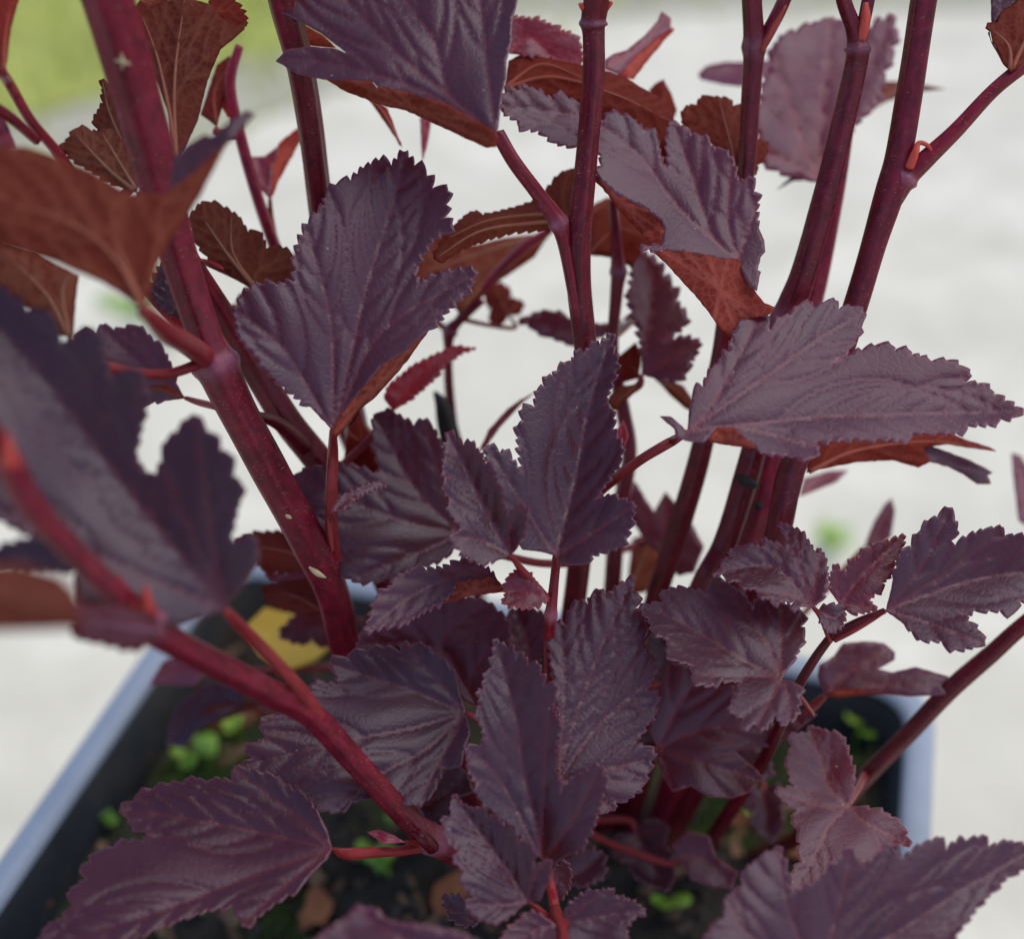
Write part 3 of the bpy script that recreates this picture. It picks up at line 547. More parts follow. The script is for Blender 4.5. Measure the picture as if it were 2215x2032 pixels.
L('E', [(1640, 100), (1600, 160), (1500, 200), (1370, 250), (1250, 205), (1160, 170), (1110, 130), (1060, 120), (1130, 80), (1180, 60), (1260, 62), (1340, 100), (1440, 130), (1570, 130)], [[(1400, 170), (1080, 115)]], 32, (0, .5), pitch=26, amp=.15, tint=(1.2, 1.05, 1.2))
L('E', [(1730, 420), (1620, 450), (1575, 430), (1600, 310), (1700, 225), (1735, 300), (1720, 400)], [[(1650, 330)]], 31, (0, .4), side='under', pitch=0, tint=UR, pet=None)
L('E', [(1750, 425), (1700, 500), (1650, 545), (1590, 600), (1530, 592), (1555, 520), (1610, 468), (1700, 455)], [[(1640, 520), (1545, 585)]], 30.5, (0, .4), side='under', pitch=0, tint=(.9, .8, .6), pet=None)
L('E', [(1800, 425), (1880, 430), (1960, 465), (2014, 545), (2030, 620), (1970, 590), (1900, 530), (1850, 475)], [[(1920, 500), (2010, 600)]], 31.5, (0, .4), side='under', pitch=0, tint=(.9, .8, .6), pet=None)
L('B', [(1340, 1210), (1290, 1240), (1200, 1252), (1050, 1262), (900, 1300), (760, 1352), (640, 1432), (598, 1390), (650, 1300), (730, 1210), (790, 1160), (820, 1150), (870, 1170), (960, 1150), (1040, 1130), (1130, 1100), (1200, 1060), (1270, 960), (1310, 930), (1380, 925), (1380, 1100)], [[(1150, 1215), (850, 1260), (620, 1400)], [(1200, 1170), (900, 1200), (690, 1290)], [(1300, 1080), (1330, 940)]], 28.7, (.05, .5), side='under', pitch=20, amp=.15, tint=(1.0, 1.05, .85), pet=None, sec=False)
L('B', [(1440, 1390), (1440, 1180), (1560, 1110), (1680, 1160), (1750, 1230), (1835, 1330), (1740, 1360), (1680, 1455), (1560, 1402)], [[(1600, 1250), (1800, 1330)]], 30.8, (0, .4), side='under', pitch=0, tint=UR, pet=None)
L('B', [(1440, 1210), (1440, 1130), (1530, 1080), (1640, 1060), (1660, 1160), (1560, 1230)], [[(1560, 1130)]], 31.4, (0, .4), side='under', pitch=0, tint=(1.2, 1.5, 1.3), pet=None)
L('B', [(1240, 1265), (1150, 1400), (900, 1570), (740, 1710), (700, 1660), (620, 1480), (530, 1570), (480, 1500), (540, 1380), (600, 1330), (700, 1350), (830, 1330), (1000, 1290)], [[(1000, 1400), (760, 1680)], [(800, 1400), (560, 1480)]], 32.3, (0, .4), side='under', pitch=0, tint=(1.2, 1.5, 1.3), pet=None)
L('E', [(380, 605), (330, 540), (350, 470), (480, 360), (600, 300), (720, 250), (830, 262), (760, 282), (660, 350), (600, 430), (520, 500), (430, 570)], [[(550, 400), (800, 262)]], 30.3, (.1, .3), pitch=16, amp=.2, tint=(2.2, .6, .7))
L('E', [(750, 1270), (700, 1380), (600, 1430), (480, 1470), (350, 1512), (200, 1540), (100, 1500), (60, 1300), (-60, 1250), (-130, 1100), (-170, 980), (-120, 930), (60, 890), (200, 910), (340, 972), (300, 900), (270, 760), (270, 640), (330, 600), (400, 620), (490, 682), (540, 650), (600, 700), (640, 800), (690, 1000), (740, 1200)], [[(500, 1020), (290, 640)], [(400, 1190), (-110, 980)], [(500, 1380), (200, 1500)], [(650, 1000), (560, 690)]], 29.3, (.05, .2), pitch=28, amp=.2, tint=(1.0, .8, .85))
L('D', [(1700, 1445), (1640, 1400), (1540, 1262), (1440, 1265), (1370, 1275), (1280, 1312), (1300, 1360), (1390, 1420), (1440, 1480), (1560, 1480), (1690, 1465)], [[(1560, 1370), (1300, 1330)]], 30.6, (0, .3), side='under', pitch=20, amp=.2, tint=(.8, .5, .5))
L('D', [(1770, 1700), (1700, 1722), (1580, 1690), (1460, 1650), (1430, 1562), (1550, 1520), (1700, 1500), (1770, 1560)], [[(1600, 1610), (1450, 1600)]], 31, (0, .3), side='under', pitch=18, amp=.25, tint=(.75, .45, .45))
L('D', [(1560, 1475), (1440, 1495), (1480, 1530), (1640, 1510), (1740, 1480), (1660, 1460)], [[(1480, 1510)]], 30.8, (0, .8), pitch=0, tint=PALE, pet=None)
L('D', [(1010, 532), (960, 450), (940, 380), (900, 290), (840, 222), (760, 140), (680, 150), (620, 160), (560, 130), (520, 180), (450, 160), (400, 212), (380, 300), (450, 450), (600, 560), (760, 562), (900, 545)], [[(800, 380), (560, 150)], [(880, 400), (740, 170)]], 28.8, (0, .5), pitch=26, amp=.2, tint=(1.1, 1.2, 1.3), pet=('D', [(1000, 535, 28.7, 40), (1080, 555, 28.3, 38), (1180, 580, 27.8, 40)]),
  flaps=[('D', [(780, 470), (900, 460), (960, 500), (1010, 532), (900, 548), (800, 555)], 'under', [(780, 470), (1010, 532)], -.05)])
# near left
L('D', [(1228, 1690), (1245, 1650), (1330, 1560), (1410, 1430), (1390, 1300), (1270, 1312), (1260, 1280), (1290, 1150), (1332, 1020), (1270, 960), (1260, 840), (1200, 820), (1180, 730), (1130, 720), (1070, 628), (1010, 650), (960, 720), (900, 770), (880, 880), (850, 948), (800, 940), (750, 880), (738, 830), (790, 600), (792, 480), (760, 380), (680, 380), (600, 432), (570, 330), (540, 200), (480, 150), (400, 212), (330, 240), (290, 100), (230, 40), (150, 60), (60, -20), (-50, -120), (-300, -100), (-500, 200), (-500, 700), (-300, 1000), (-60, 1150), (100, 1250), (260, 1330), (430, 1480), (420, 1600), (480, 1700), (720, 1775), (1000, 1765)],
  [[(650, 970), (200, 380), (-200, -60)], [(1150, 1280), (1075, 640)], [(720, 1480), (100, 1200), (-400, 900)], [(800, 700), (760, 400)]], 22.3, (.16, .10), pitch=34, amp=.16, tint=(.75, .6, .6), fold=.35, pleat=.07, pet=('Z', [(443, 1208, 23.2, 30), (490, 1250, 23.6, 28), (550, 1312, 24.2, 28), (600, 1372, 24.8, 34), (625, 1412, 25.2, 34)]))
L('D', [(-300, 1450), (100, 1430), (330, 1500), (430, 1600), (430, 1790), (200, 1800), (-300, 1812)], [[(100, 1640), (400, 1700)]], 16.8, (0, .3), side='under', pitch=0, tint=(.8, .85, .8), pet=None)
L('G', [(870, 90), (850, 152), (720, 188), (640, 172), (560, 150), (430, 130), (395, 112), (395, -60), (600, -60), (860, 10)], [[(650, 60), (400, 40)]], 20.6, (0, .4), side='under', pitch=22, amp=.2, tint=(.62, .75, 1.7), pet=None)
L('D', [(480, 1440), (400, 1482), (200, 1452), (60, 1440), (-100, 1420), (0, 1345), (150, 1300), (300, 1312)], [[(250, 1380), (-60, 1400)]], 21.0, (0, .3), tint=(.4, .35, .4), pet=None, pitch=30, amp=.2)
L('A', [(785, 1690), (690, 1622), (560, 1540), (300, 1425), (0, 1340), (-200, 1300), (-260, 1000), (-100, 800), (0, 790), (150, 800), (300, 850), (500, 930), (700, 1050), (900, 1055), (1050, 935), (1240, 768), (1100, 1050), (1020, 1182), (930, 1300), (860, 1450)],
  [[(620, 1400), (350, 1200), (-150, 1050)], [(630, 1300), (620, 1080)], [(860, 1300), (890, 1100), (1150, 880)], [(500, 1480), (100, 1370)]], 21.6, (.12, .1), side='under', pitch=0, tint=(.85, .75, .62), fold=.1, pet=('Z', [(300, 650, 22.6, 44), (330, 655, 23.2, 44), (365, 675, 24.6, 44), (400, 700, 26.0, 46), (425, 730, 26.4, 40)]),
  flaps=[('A', [(915, 1058), (950, 860), (1000, 800), (1060, 762), (1110, 730), (1150, 740), (1250, 660), (1340, 600), (1392, 620), (1240, 768), (1050, 935)], 'top', [(915, 1058), (1050, 935), (1240, 768)], .5)])
L('A', [(380, 1840), (330, 1830), (200, 1700), (0, 1600), (-200, 1500), (-100, 1320), (0, 1330), (200, 1390), (430, 1500), (412, 1650), (402, 1830)], [[(250, 1600), (50, 1400)], [(340, 1600), (380, 1500)]], 24.0, (.1, .2), side='under', pitch=0, tint=(.9, 1.1, 1.0))
# upper left
L('A', [(958, 880), (940, 700), (860, 450), (740, 240), (720, 130), (780, 70), (900, 0), (1000, -20), (1150, 20), (1200, 90), (1290, 140), (1345, 105), (1330, 160), (1280, 205), (1200, 270), (1130, 440), (1080, 650), (1010, 800)], [[(950, 450), (1005, -10)], [(930, 650), (860, 320), (780, 100)], [(960, 520), (1180, 260), (1270, 190)]], 26.3, (.1, .2), side='under', pitch=0, tint=(.72, .7, .62))
L('A', [(1150, 60), (1140, 0), (1180, -60), (1260, -20), (1330, 75), (1345, 130), (1285, 152), (1220, 110)], [[(1250, 60)]], 26.8, (0, .2), side='under', pitch=14, tint=(.9, .5, .4), pet=None)
L('A', [(760, 0), (720, 60), (730, 130), (850, 30), (960, -30), (900, -80)], [[(820, 20)]], 27, (0, .3), side='under', pitch=0, tint=(.9, .8, .7), pet=None)
L('A', [(750, 1050), (640, 1012), (500, 930), (400, 872), (325, 805), (380, 740), (430, 690), (500, 712), (540, 722), (600, 700), (700, 800), (735, 950)], [[(600, 930), (400, 720)], [(660, 900), (560, 730)]], 25.9, (.1, .3), side='under', pitch=22, amp=.2, tint=(.75, .95, .85))
L('A', [(720, 900), (600, 742), (530, 702), (508, 650), (540, 590), (560, 560), (555, 430), (620, 480), (680, 750)], [[(600, 620), (560, 450)]], 26.8, (.1, .3), side='under', pitch=18, amp=.25, tint=(.6, .6, .5))
L('A', [(1180, 690), (1090, 622), (1130, 500), (1180, 350), (1250, 300), (1292, 380), (1250, 432), (1230, 520)], [[(1170, 500), (1260, 340)]], 30.2, (0, .3), side='under', pitch=0, tint=(.8, .4, .4))
L('A', [(1240, 640), (1205, 580), (1240, 490), (1275, 520), (1285, 600)], [[(1245, 530)]], 30, (0, .2), side='under', pitch=0, tint=(1.2, .3, .3), pet=None)
L('A', [(1470, 1085), (1400, 1010), (1355, 930), (1350, 850), (1440, 850), (1520, 790), (1480, 930)], [[(1430, 960), (1400, 860)]], 31, (0, .4), pitch=0, tint=PALE, pet=('A', [(1470, 1080, 31, 36), (1475, 1180, 31, 34), (1500, 1330, 31, 40)]),
  flaps=[('A', [(1475, 1085), (1458, 980), (1480, 880), (1520, 790), (1630, 685), (1650, 735), (1580, 870), (1510, 1000)], 'under', [(1475, 1085), (1458, 980), (1520, 790)], -.2)])
L('A', [(1400, 1580), (1250, 1480), (1130, 1400), (1050, 1300), (1030, 1180), (1090, 1110), (1150, 1100), (1220, 1130), (1300, 1180), (1350, 1262), (1420, 1262), (1450, 1352), (1540, 1350), (1600, 1400), (1612, 1500), (1540, 1542)], [[(1250, 1400), (1100, 1180)], [(1270, 1380), (1260, 1180)], [(1400, 1480), (1560, 1400)]], 28.4, (.05, .3), side='under', pitch=24, amp=.2, tint=(.75, .85, .75), pet=('A', [(1390, 1575, 28.5, 30), (1280, 1500, 28.4, 40), (1150, 1440, 28.2, 40), (1090, 1420, 27.6, 30)]))
L('A', [(1030, 1760), (940, 1722), (850, 1650), (818, 1580), (870, 1450), (940, 1390), (990, 1440), (1025, 1560)], [[(940, 1560), (930, 1410)]], 26.9, (0, .2), pitch=18, tint=(.7, .6, .65))
L('A', [(20, 405), (-40, 300), (-80, 0), (-20, -60), (115, -40), (90, 40), (60, 150), (40, 330)], [[(30, 200), (60, 0)]], 24.4, (0, .2), side='under', pitch=0, tint=(1.1, .6, .6), pet=('A', [(18, 395, 24.6, 50), (40, 440, 24.8, 50), (90, 520, 25.0, 40)]))
L('A', [(90, 800), (0, 810), (-80, 700), (-60, 560), (0, 590), (40, 680)], [[(20, 720), (-40, 600)]], 25, (0, .5), pitch=0, tint=PALE, pet=None)
# lower middle
L('H', [(775, 530), (745, 440), (725, 360), (690, 290), (640, 235), (600, 210), (560, 170), (510, 150), (480, 170), (430, 145), (420, 200), (330, 180), (270, 165), (240, 190), (160, 190), (130, 230), (35, 245), (70, 330), (90, 375), (-50, 360), (-80, 400), (-150, 500), (-260, 540), (-342, 590), (-312, 670), (-430, 720), (-390, 780), (-492, 840), (-400, 900), (-250, 950), (-80, 1000), (-40, 1060), (90, 1070), (160, 1012), (270, 990), (400, 1000), (485, 1035), (515, 1040), (600, 962), (640, 812), (722, 830), (765, 745), (800, 640)],
  [[(430, 390), (45, 270)], [(500, 610), (100, 690), (-480, 830)], [(620, 350), (440, 160)], [(560, 730), (300, 870), (80, 1060)], [(650, 760), (520, 1020)]], 27.5, (.05, .45), pitch=26, amp=.2, tint=(1.0, .95, 1.05), fold=.2)
L('G', [(1808, 1270), (1780, 1170), (1740, 1090), (1680, 1010), (1600, 960), (1500, 880), (1430, 860), (1280, 840), (1260, 902), (1160, 890), (1130, 910), (1030, 880), (1000, 915), (860, 920), (840, 950), (760, 960), (740, 1010), (655, 1048), (700, 1110), (720, 1150), (842, 1200), (780, 1230), (650, 1225), (630, 1265), (560, 1275), (438, 1380), (470, 1440), (380, 1500), (400, 1580), (350, 1650), (260, 1690), (190, 1800), (220, 1870), (600, 1810), (700, 1770), (900, 1685), (1130, 1602), (1270, 1580), (1335, 1695), (1400, 1640), (1500, 1562), (1640, 1480), (1700, 1400), (1780, 1330)],
  [[(1440, 1190), (1100, 1120), (670, 1048)], [(1420, 1400), (900, 1600), (210, 1820)], [(1560, 1470), (1340, 1670)], [(1640, 1110), (1300, 850)]], 25.4, (.05, .6), pitch=26, amp=.2, tint=(1.1, .9, .98), fold=.22, pleat=.10,
  pet=('H', [(45, 1270, 26.0, 20), (120, 1300, 26.2, 64), (280, 1290, 26.6, 62), (420, 1285, 27.0, 56), (540, 1260, 27.4, 70), (640, 1270, 28.2, 60)]))
L('H', [(1195, 1348), (1120, 1250), (1000, 1130), (870, 1020), (820, 950), (850, 920), (790, 850), (778, 720), (850, 710), (890, 670), (870, 620), (828, 540), (860, 500), (840, 410), (870, 400), (880, 310), (920, 290), (925, 220), (935, 128), (1000, 180), (1030, 160), (1045, 240), (1080, 200), (1110, 270), (1170, 265), (1200, 380), (1262, 380), (1250, 520), (1290, 600), (1265, 700), (1265, 850), (1290, 970), (1360, 880), (1400, 860), (1505, 820), (1540, 930), (1500, 1050), (1480, 1130), (1430, 1220), (1420, 1270), (1330, 1310), (1240, 1375)],
  [[(1150, 1110), (1080, 800), (1050, 560), (940, 145)], [(1350, 1130), (1500, 840)], [(1190, 1100), (1230, 400)], [(960, 900), (800, 740)]], 26.0, (.05, .2), pitch=20, amp=.28, fold=.45, tint=(1.0, .82, .86), pleat=.075, pet=('H', [(1195, 1345, 26.1, 26), (1215, 1400, 26.15, 30), (1235, 1480, 26.05, 36)]))
L('H', [(1275, 905), (1270, 700), (1290, 580), (1240, 250), (1230, 130), (1270, 30), (1320, 60), (1340, -30), (1390, -80), (1440, -60), (1450, -100), (1500, -142), (1530, -90), (1600, -160), (1692, -212), (1680, -130), (1722, -110), (1700, -40), (1760, 60), (1750, 200), (1802, 240), (1800, 330), (1760, 400), (1820, 430), (1800, 550), (1750, 610), (1700, 690), (1740, 710), (1802, 740), (1780, 800), (1760, 870), (1732, 940), (1660, 1000), (1590, 1020), (1590, 1050), (1520, 1082), (1400, 1020), (1300, 970)],
  [[(1350, 620), (1500, 200), (1680, -195)], [(1480, 620), (1800, 330)], [(1310, 400), (1290, 50)], [(1480, 850), (1750, 790)], [(1430, 950), (1560, 1050)]], 27.2, (.1, .35), pitch=20, amp=.26, fold=.05, tint=(1.15, 1.0, 1.1), pleat=.085, pet=('H', [(1275, 905, 27.2, 26), (1262, 960, 27.6, 26), (1120, 700, 28.2, 26)]), spm=.7)
L('H', [(1115, 1562), (1060, 1600), (980, 1660), (920, 1682), (840, 1650), (778, 1580), (825, 1540), (740, 1440), (765, 1400), (708, 1330), (740, 1290), (680, 1230), (668, 1170), (640, 1108), (700, 1105), (690, 1040), (708, 978), (760, 1030), (820, 1060), (860, 1050), (890, 1100), (930, 1090), (990, 1150), (1030, 1140), (1060, 1230), (1110, 1240), (1150, 1290), (1140, 1380), (1222, 1330), (1240, 1380), (1210, 1480), (1180, 1560)],
  [[(960, 1330), (712, 990)], [(960, 1580), (790, 1572)], [(1140, 1440), (1215, 1345)]], 25.2, (.05, .3), pitch=17, amp=.25, fold=.6, tint=(1.05, .9, 1), pleat=.17, pet=('H', [(1115, 1562, 25.2, 26), (1180, 1610, 25.4, 36), (1240, 1670, 25.7, 40)]), spm=.75)
L('H', [(1290, 1690), (1310, 1620), (1380, 1540), (1460, 1500), (1500, 1512), (1560, 1490), (1580, 1530), (1640, 1540), (1700, 1570), (1752, 1612), (1700, 1640), (1640, 1700), (1660, 1765), (1500, 1860), (1350, 1800)], [[(1500, 1640), (1740, 1610)], [(1400, 1590), (1550, 1500)]], 25.2, (0, .4), pitch=16, tint=(1, .8, .9))
L('H', [(1270, 1690), (1200, 1640), (1120, 1618), (1040, 1680), (980, 1740), (950, 1860), (1250, 1860)], [[(1150, 1720), (980, 1850)]], 24.8, (0, .6), pitch=18, tint=(1.3, 1.1, 1.3))
L('H', [(950, 1920), (-50, 1940), (-60, 1790), (0, 1720), (60, 1690), (140, 1640), (170, 1590), (280, 1600), (330, 1650), (420, 1680), (540, 1690), (700, 1720), (850, 1780)], [[(500, 1800), (180, 1620)], [(600, 1850), (0, 1800)]], 22.4, (0, .6), pitch=24, amp=.2, tint=(1.2, 1.15, 1.4))
L('H', [(850, 1670), (760, 1690), (680, 1640), (650, 1530), (720, 1530), (800, 1560)], [[(740, 1610), (660, 1540)]], 26.6, (0, .3), pitch=18, tint=DK, pet=None)
L('H', [(835, 500), (760, 462), (700, 320), (600, 230), (400, 160), (190, 200), (195, 100), (350, 50), (500, -40), (700, -110), (900, -70), (1000, 25), (1010, 90), (1000, 190), (900, 360)], [[(700, 250), (640, 140), (850, -40)], [(800, 350), (990, 60)], [(600, 180), (230, 150)]], 29.0, (0, .2), pitch=24, amp=.2, tint=(1.1, .65, .65))
L('H', [(1130, 260), (1050, 240), (1005, 200), (1000, 0), (1080, -50), (1200, -10), (1215, 180)], [[(1100, 100), (1050, -20)]], 29.6, (0, .2), pitch=20, tint=(1.1, .6, .6))
L('H', [(510, 1050), (600, 960), (690, 800), (780, 850), (825, 960), (720, 1005), (700, 1110), (640, 1145), (560, 1130)], [[(650, 980), (780, 870)]], 28.6, (0, .2), pitch=0, tint=(.8, .85, .9))
L('H', [(1330, 1440), (1340, 1320), (1420, 1278), (1520, 1300), (1525, 1420), (1400, 1482)], [[(1420, 1380), (1510, 1310)]], 30.5, (0, .3), pitch=20, tint=(1.1, .7, .8))
L('H', [(1250, 1390), (1320, 1340), (1350, 1400), (1330, 1500), (1290, 1550), (1255, 1480)], [[(1300, 1450)]], 26.8, (0, .2), pitch=16, tint=DRED)
L('H', [(440, 1235), (330, 1245), (270, 1205), (235, 1182), (300, 1168), (380, 1198)], [[(330, 1210), (245, 1184)]], 26.6, (0, .6), pitch=0, tint=(2.6, 1.7, 2.6), pet=('H', [(440, 1235, 26.6, 26), (500, 1240, 26.9, 34), (570, 1248, 27.4, 40)]))
L('E', [(40, 1155), (100, 1062), (190, 1022), (280, 990), (342, 1008), (240, 1042), (170, 1082), (100, 1145)], [[(170, 1060), (330, 1005)]], 27.6, (.2, .6), pitch=12, tint=(1.2, .9, 1), pet=('E', [(45, 1155, 27.8, 16), (35, 1230, 28.0, 22), (45, 1300, 28.3, 24)]))
L('E', [(840, 830), (900, 700), (1000, 592), (1070, 540), (1150, 498), (1060, 582), (960, 692), (880, 805)], [[(950, 660), (1130, 510)]], 30.8, (0, .3), pitch=0, tint=(1.5, .7, .7))
L('E', [(1590, 795), (1558, 760), (1590, 720), (1632, 645), (1662, 730), (1642, 800)], [[(1610, 740), (1632, 665)]], 28.9, (0, .3), pitch=0, tint=(2.4, 1.0, 1.2), pet=None)
L('E', [(130, 720), (190, 620), (250, 720), (320, 950), (200, 910), (110, 860)], [[(200, 760), (190, 640)]], 30.2, (0, .2), side='under', pitch=0, tint=(1.0, .55, .5), pet=None)
L('B', [(430, 810), (330, 660), (230, 520), (290, 540), (350, 590)], [[(330, 620), (250, 535)]], 29.5, (0, .3), side='under', pitch=0, tint=(1.3, .9, 1.1), pet=None)
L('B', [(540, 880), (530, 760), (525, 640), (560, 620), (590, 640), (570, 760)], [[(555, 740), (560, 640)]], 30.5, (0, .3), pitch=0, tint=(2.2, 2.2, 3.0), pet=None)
L('A', [(1630, 240), (1560, 150), (1600, 100), (1760, 190), (1830, 260), (1720, 250)], [[(1680, 190)]], 28.4, (0, .3), side='under', pitch=0, tint=(1.2, .9, .9), pet=None)
# lower right
L('I', [(690, 347), (750, 270), (770, 220), (820, 130), (800, 60), (826, 0), (720, -60), (560, -90), (540, -30), (490, -110), (420, -160), (345, -207), (310, -195), (285, -110), (180, -150), (120, -150), (35, -127), (50, -70), (-20, -60), (-82, -50), (-30, 20), (5, 100), (80, 130), (70, 210), (130, 250), (210, 270), (215, 372), (320, 382), (370, 355), (470, 360), (440, 440), (408, 520), (480, 560), (490, 625), (540, 590), (600, 622), (655, 540), (700, 602), (782, 540), (790, 440), (820, 400), (745, 352)],
  [[(480, 240), (150, 40), (-60, -40)], [(600, 130), (345, -190)], [(690, 100), (700, -40)], [(560, 330), (240, 330)], [(640, 450), (560, 600)], [(730, 430), (740, 560)]], 26.7, (.0, .8), pitch=20, amp=.24, fold=.14, tint=(1.2, 1.5, 1.35), pleat=.07, pet=('I', [(690, 347, 26.8, 20), (790, 440, 27.6, 30), (860, 540, 28.8, 30)]))
L('F', [(865, 1672), (800, 1670), (750, 1690), (762, 1640), (690, 1640), (660, 1672), (640, 1620), (580, 1622), (550, 1570), (480, 1572), (470, 1530), (400, 1522), (380, 1480), (318, 1502), (360, 1460), (380, 1410), (422, 1400), (410, 1358), (480, 1340), (540, 1320), (602, 1360), (590, 1290), (650, 1320), (700, 1340), (732, 1342), (710, 1280), (680, 1213), (740, 1230), (800, 1260), (830, 1300), (852, 1330), (880, 1380), (900, 1350), (932, 1400), (942, 1480), (940, 1560), (900, 1645)],
  [[(640, 1450), (335, 1495)], [(780, 1420), (692, 1225)], [(880, 1500), (905, 1370)], [(720, 1600), (560, 1590)]], 27.0, (.05, .6), pitch=15, amp=.26, tint=(1.3, 1.2, 1.35), pleat=.085, pet=('F', [(865, 1672, 27.0, 20), (910, 1740, 27.1, 24), (945, 1830, 27.3, 24), (960, 1860, 27.45, 26)]))
L('F', [(1012, 1662), (970, 1600), (960, 1500), (988, 1438), (1042, 1502), (1070, 1408), (1100, 1430), (1140, 1350), (1180, 1362), (1200, 1320), (1280, 1312), (1364, 1278), (1350, 1350), (1310, 1420), (1290, 1500), (1240, 1540), (1242, 1590), (1150, 1610), (1214, 1682), (1150, 1700), (1060, 1702)], [[(1130, 1500), (1350, 1290)], [(990, 1560), (988, 1450)], [(1100, 1660), (1200, 1680)]], 27.2, (.05, .3), pitch=15, amp=.3, fold=.25, tint=(1.5, .6, .65), pet=('F', [(1012, 1662, 27.2, 18), (1000, 1740, 27.25, 20), (975, 1840, 27.4, 24)]))
L('F', [(1262, 1692), (1280, 1620), (1300, 1520), (1350, 1352), (1400, 1350), (1430, 1270), (1450, 1250), (1490, 1200), (1540, 1180), (1602, 1128), (1640, 1200), (1652, 1250), (1620, 1310), (1640, 1332), (1700, 1290), (1790, 1250), (1892, 1233), (1910, 1280), (2014, 1280), (2200, 1270), (2300, 1350), (2350, 1450), (2250, 1600), (2100, 1640), (1990, 1640), (1942, 1722), (1880, 1690), (1740, 1690), (1658, 1700), (1760, 1790), (1802, 1855), (1740, 1892), (1640, 1905), (1560, 1855), (1450, 1850), (1360, 1765)],
  [[(1700, 1530), (2330, 1430)], [(1450, 1450), (1600, 1150)], [(1500, 1760), (1780, 1870)], [(1600, 1480), (1880, 1260)]], 27.0, (.0, .35), pitch=26, amp=.22, fold=.4, tint=(1.05, .8, .9), pet=('F', [(1262, 1692, 27.1, 30), (1180, 1740, 27.15, 32), (1080, 1800, 27.2, 34), (980, 1850, 27.4, 36)]))
L('F', [(895, 1690), (940, 1660), (1030, 1660), (1042, 1720), (1020, 1780), (950, 1812), (915, 1760)], [[(980, 1730), (1030, 1690)]], 26.9, (0, .5), pitch=15, tint=(1.2, 1.1, 1.2))
L('I', [(930, 440), (890, 330), (900, 270), (980, 220), (1030, 150), (1150, 140), (1250, 150), (1312, 200), (1310, 242), (1220, 292), (1300, 310), (1420, 280), (1600, 330), (1640, 400), (1600, 432), (1400, 442), (1200, 422), (1050, 412)], [[(1050, 320), (1280, 180)], [(1200, 390), (1600, 380)]], 30.5, (0, .5), pitch=0, tint=(1.3, 1.15, 1.3), pet=('I', [(930, 440, 30.5, 50), (880, 480, 30.5, 50), (820, 540, 30.6, 50), (700, 640, 31.2, 46)]),
  flaps=[('I', [(930, 440), (990, 405), (1050, 400), (1200, 415), (1400, 440), (1250, 428), (1100, 438), (1000, 450)], 'under', [(930, 440), (1050, 400), (1200, 415), (1400, 440)], .3)])
L('I', [(1060, 1040), (1080, 980), (1092, 880), (1060, 760), (1030, 660), (960, 640), (880, 610), (850, 600), (830, 640), (740, 650), (750, 720), (712, 800), (740, 880), (770, 940), (662, 945), (690, 1000), (780, 1060), (750, 1110), (780, 1170), (800, 1240), (780, 1280), (812, 1340), (760, 1380), (740, 1505), (850, 1482), (1000, 1335), (1130, 1362), (1290, 1252), (1400, 1252), (1340, 1130), (1250, 1070), (1120, 1040)],
  [[(960, 950), (900, 780), (850, 620)], [(900, 1040), (680, 955)], [(950, 1150), (880, 1300), (770, 1480)], [(1150, 1130), (1370, 1240)]], 28.3, (.05, .6), pitch=22, amp=.22, tint=(1.75, 2.6, 2.2), pleat=.07, pet=('I', [(1060, 1040, 28.6, 30), (1100, 960, 29.8, 36), (1150, 860, 31.5, 40)]))
L('I', [(900, 1960), (300, 1880), (268, 1762), (340, 1660), (380, 1650), (390, 1540), (480, 1470), (490, 1390), (560, 1330), (682, 1258), (720, 1400), (742, 1525), (900, 1440), (1060, 1268), (1140, 1372), (1282, 1248), (1350, 1322), (1450, 1250), (1550, 1208), (1590, 1282), (1680, 1203), (1700, 1228), (1802, 1198), (1820, 1262), (1920, 1228), (2014, 1250), (2160, 1225), (2100, 1330), (1920, 1430), (1750, 1600), (1640, 1745), (1640, 1900)],
  [[(1300, 1740), (1700, 1480), (2130, 1240)], [(740, 1650), (675, 1280)], [(1000, 1600), (1070, 1290)], [(520, 1750), (400, 1560)]], 24.4, (.05, .5), pitch=24, amp=.2, tint=(1.1, .95, 1.05), pleat=.07)
L('I', [(20, 722), (-30, 620), (10, 430), (80, 250), (210, 280), (300, 382), (440, 382), (430, 500), (500, 622), (560, 562), (700, 600), (830, 530), (892, 540), (740, 660), (640, 712), (440, 740), (560, 840), (592, 880), (540, 960), (420, 1000), (300, 990), (200, 932), (100, 962), (60, 900), (20, 800)], [[(300, 620), (850, 560)], [(130, 500), (250, 330)], [(350, 830), (580, 900)], [(60, 820), (90, 940)]], 29.4, (0, .3), pitch=0, tint=(1.3, .8, .8))
L('F', [(-40, 1320), (-160, 1150), (-220, 980), (-100, 990), (0, 1150), (60, 1040), (130, 1120), (200, 1200), (272, 1340), (220, 1482), (130, 1502), (50, 1400)], [[(60, 1280), (60, 1080)], [(-60, 1150), (-200, 1000)]], 32.5, (0, .3), pitch=0, tint=(1.3, 1.2, 1.5))
L('E', [(1650, 1610), (1660, 1480), (1680, 1300), (1800, 1250), (1835, 1400), (1760, 1590)], [[(1720, 1450), (1790, 1270)]], 33.5, (0, .3), side='under', pitch=0, tint=(1.1, 1.4, 1.2))
L('F', [(1140, 1350), (1200, 1200), (1255, 1110), (1295, 1075), (1312, 1150), (1290, 1290), (1210, 1350)], [[(1220, 1250), (1295, 1090)]], 33.5, (0, .3), pitch=0, tint=(1.3, 1.2, 1.5))
L('F', [(2060, 1250), (1985, 1200), (1960, 1000), (1945, 830), (1995, 845), (2030, 900), (2080, 1000)], [[(2020, 1050), (1970, 850)]], 33.5, (0, .6), pitch=0, tint=(1.6, 1.6, 2.2), pet=None)
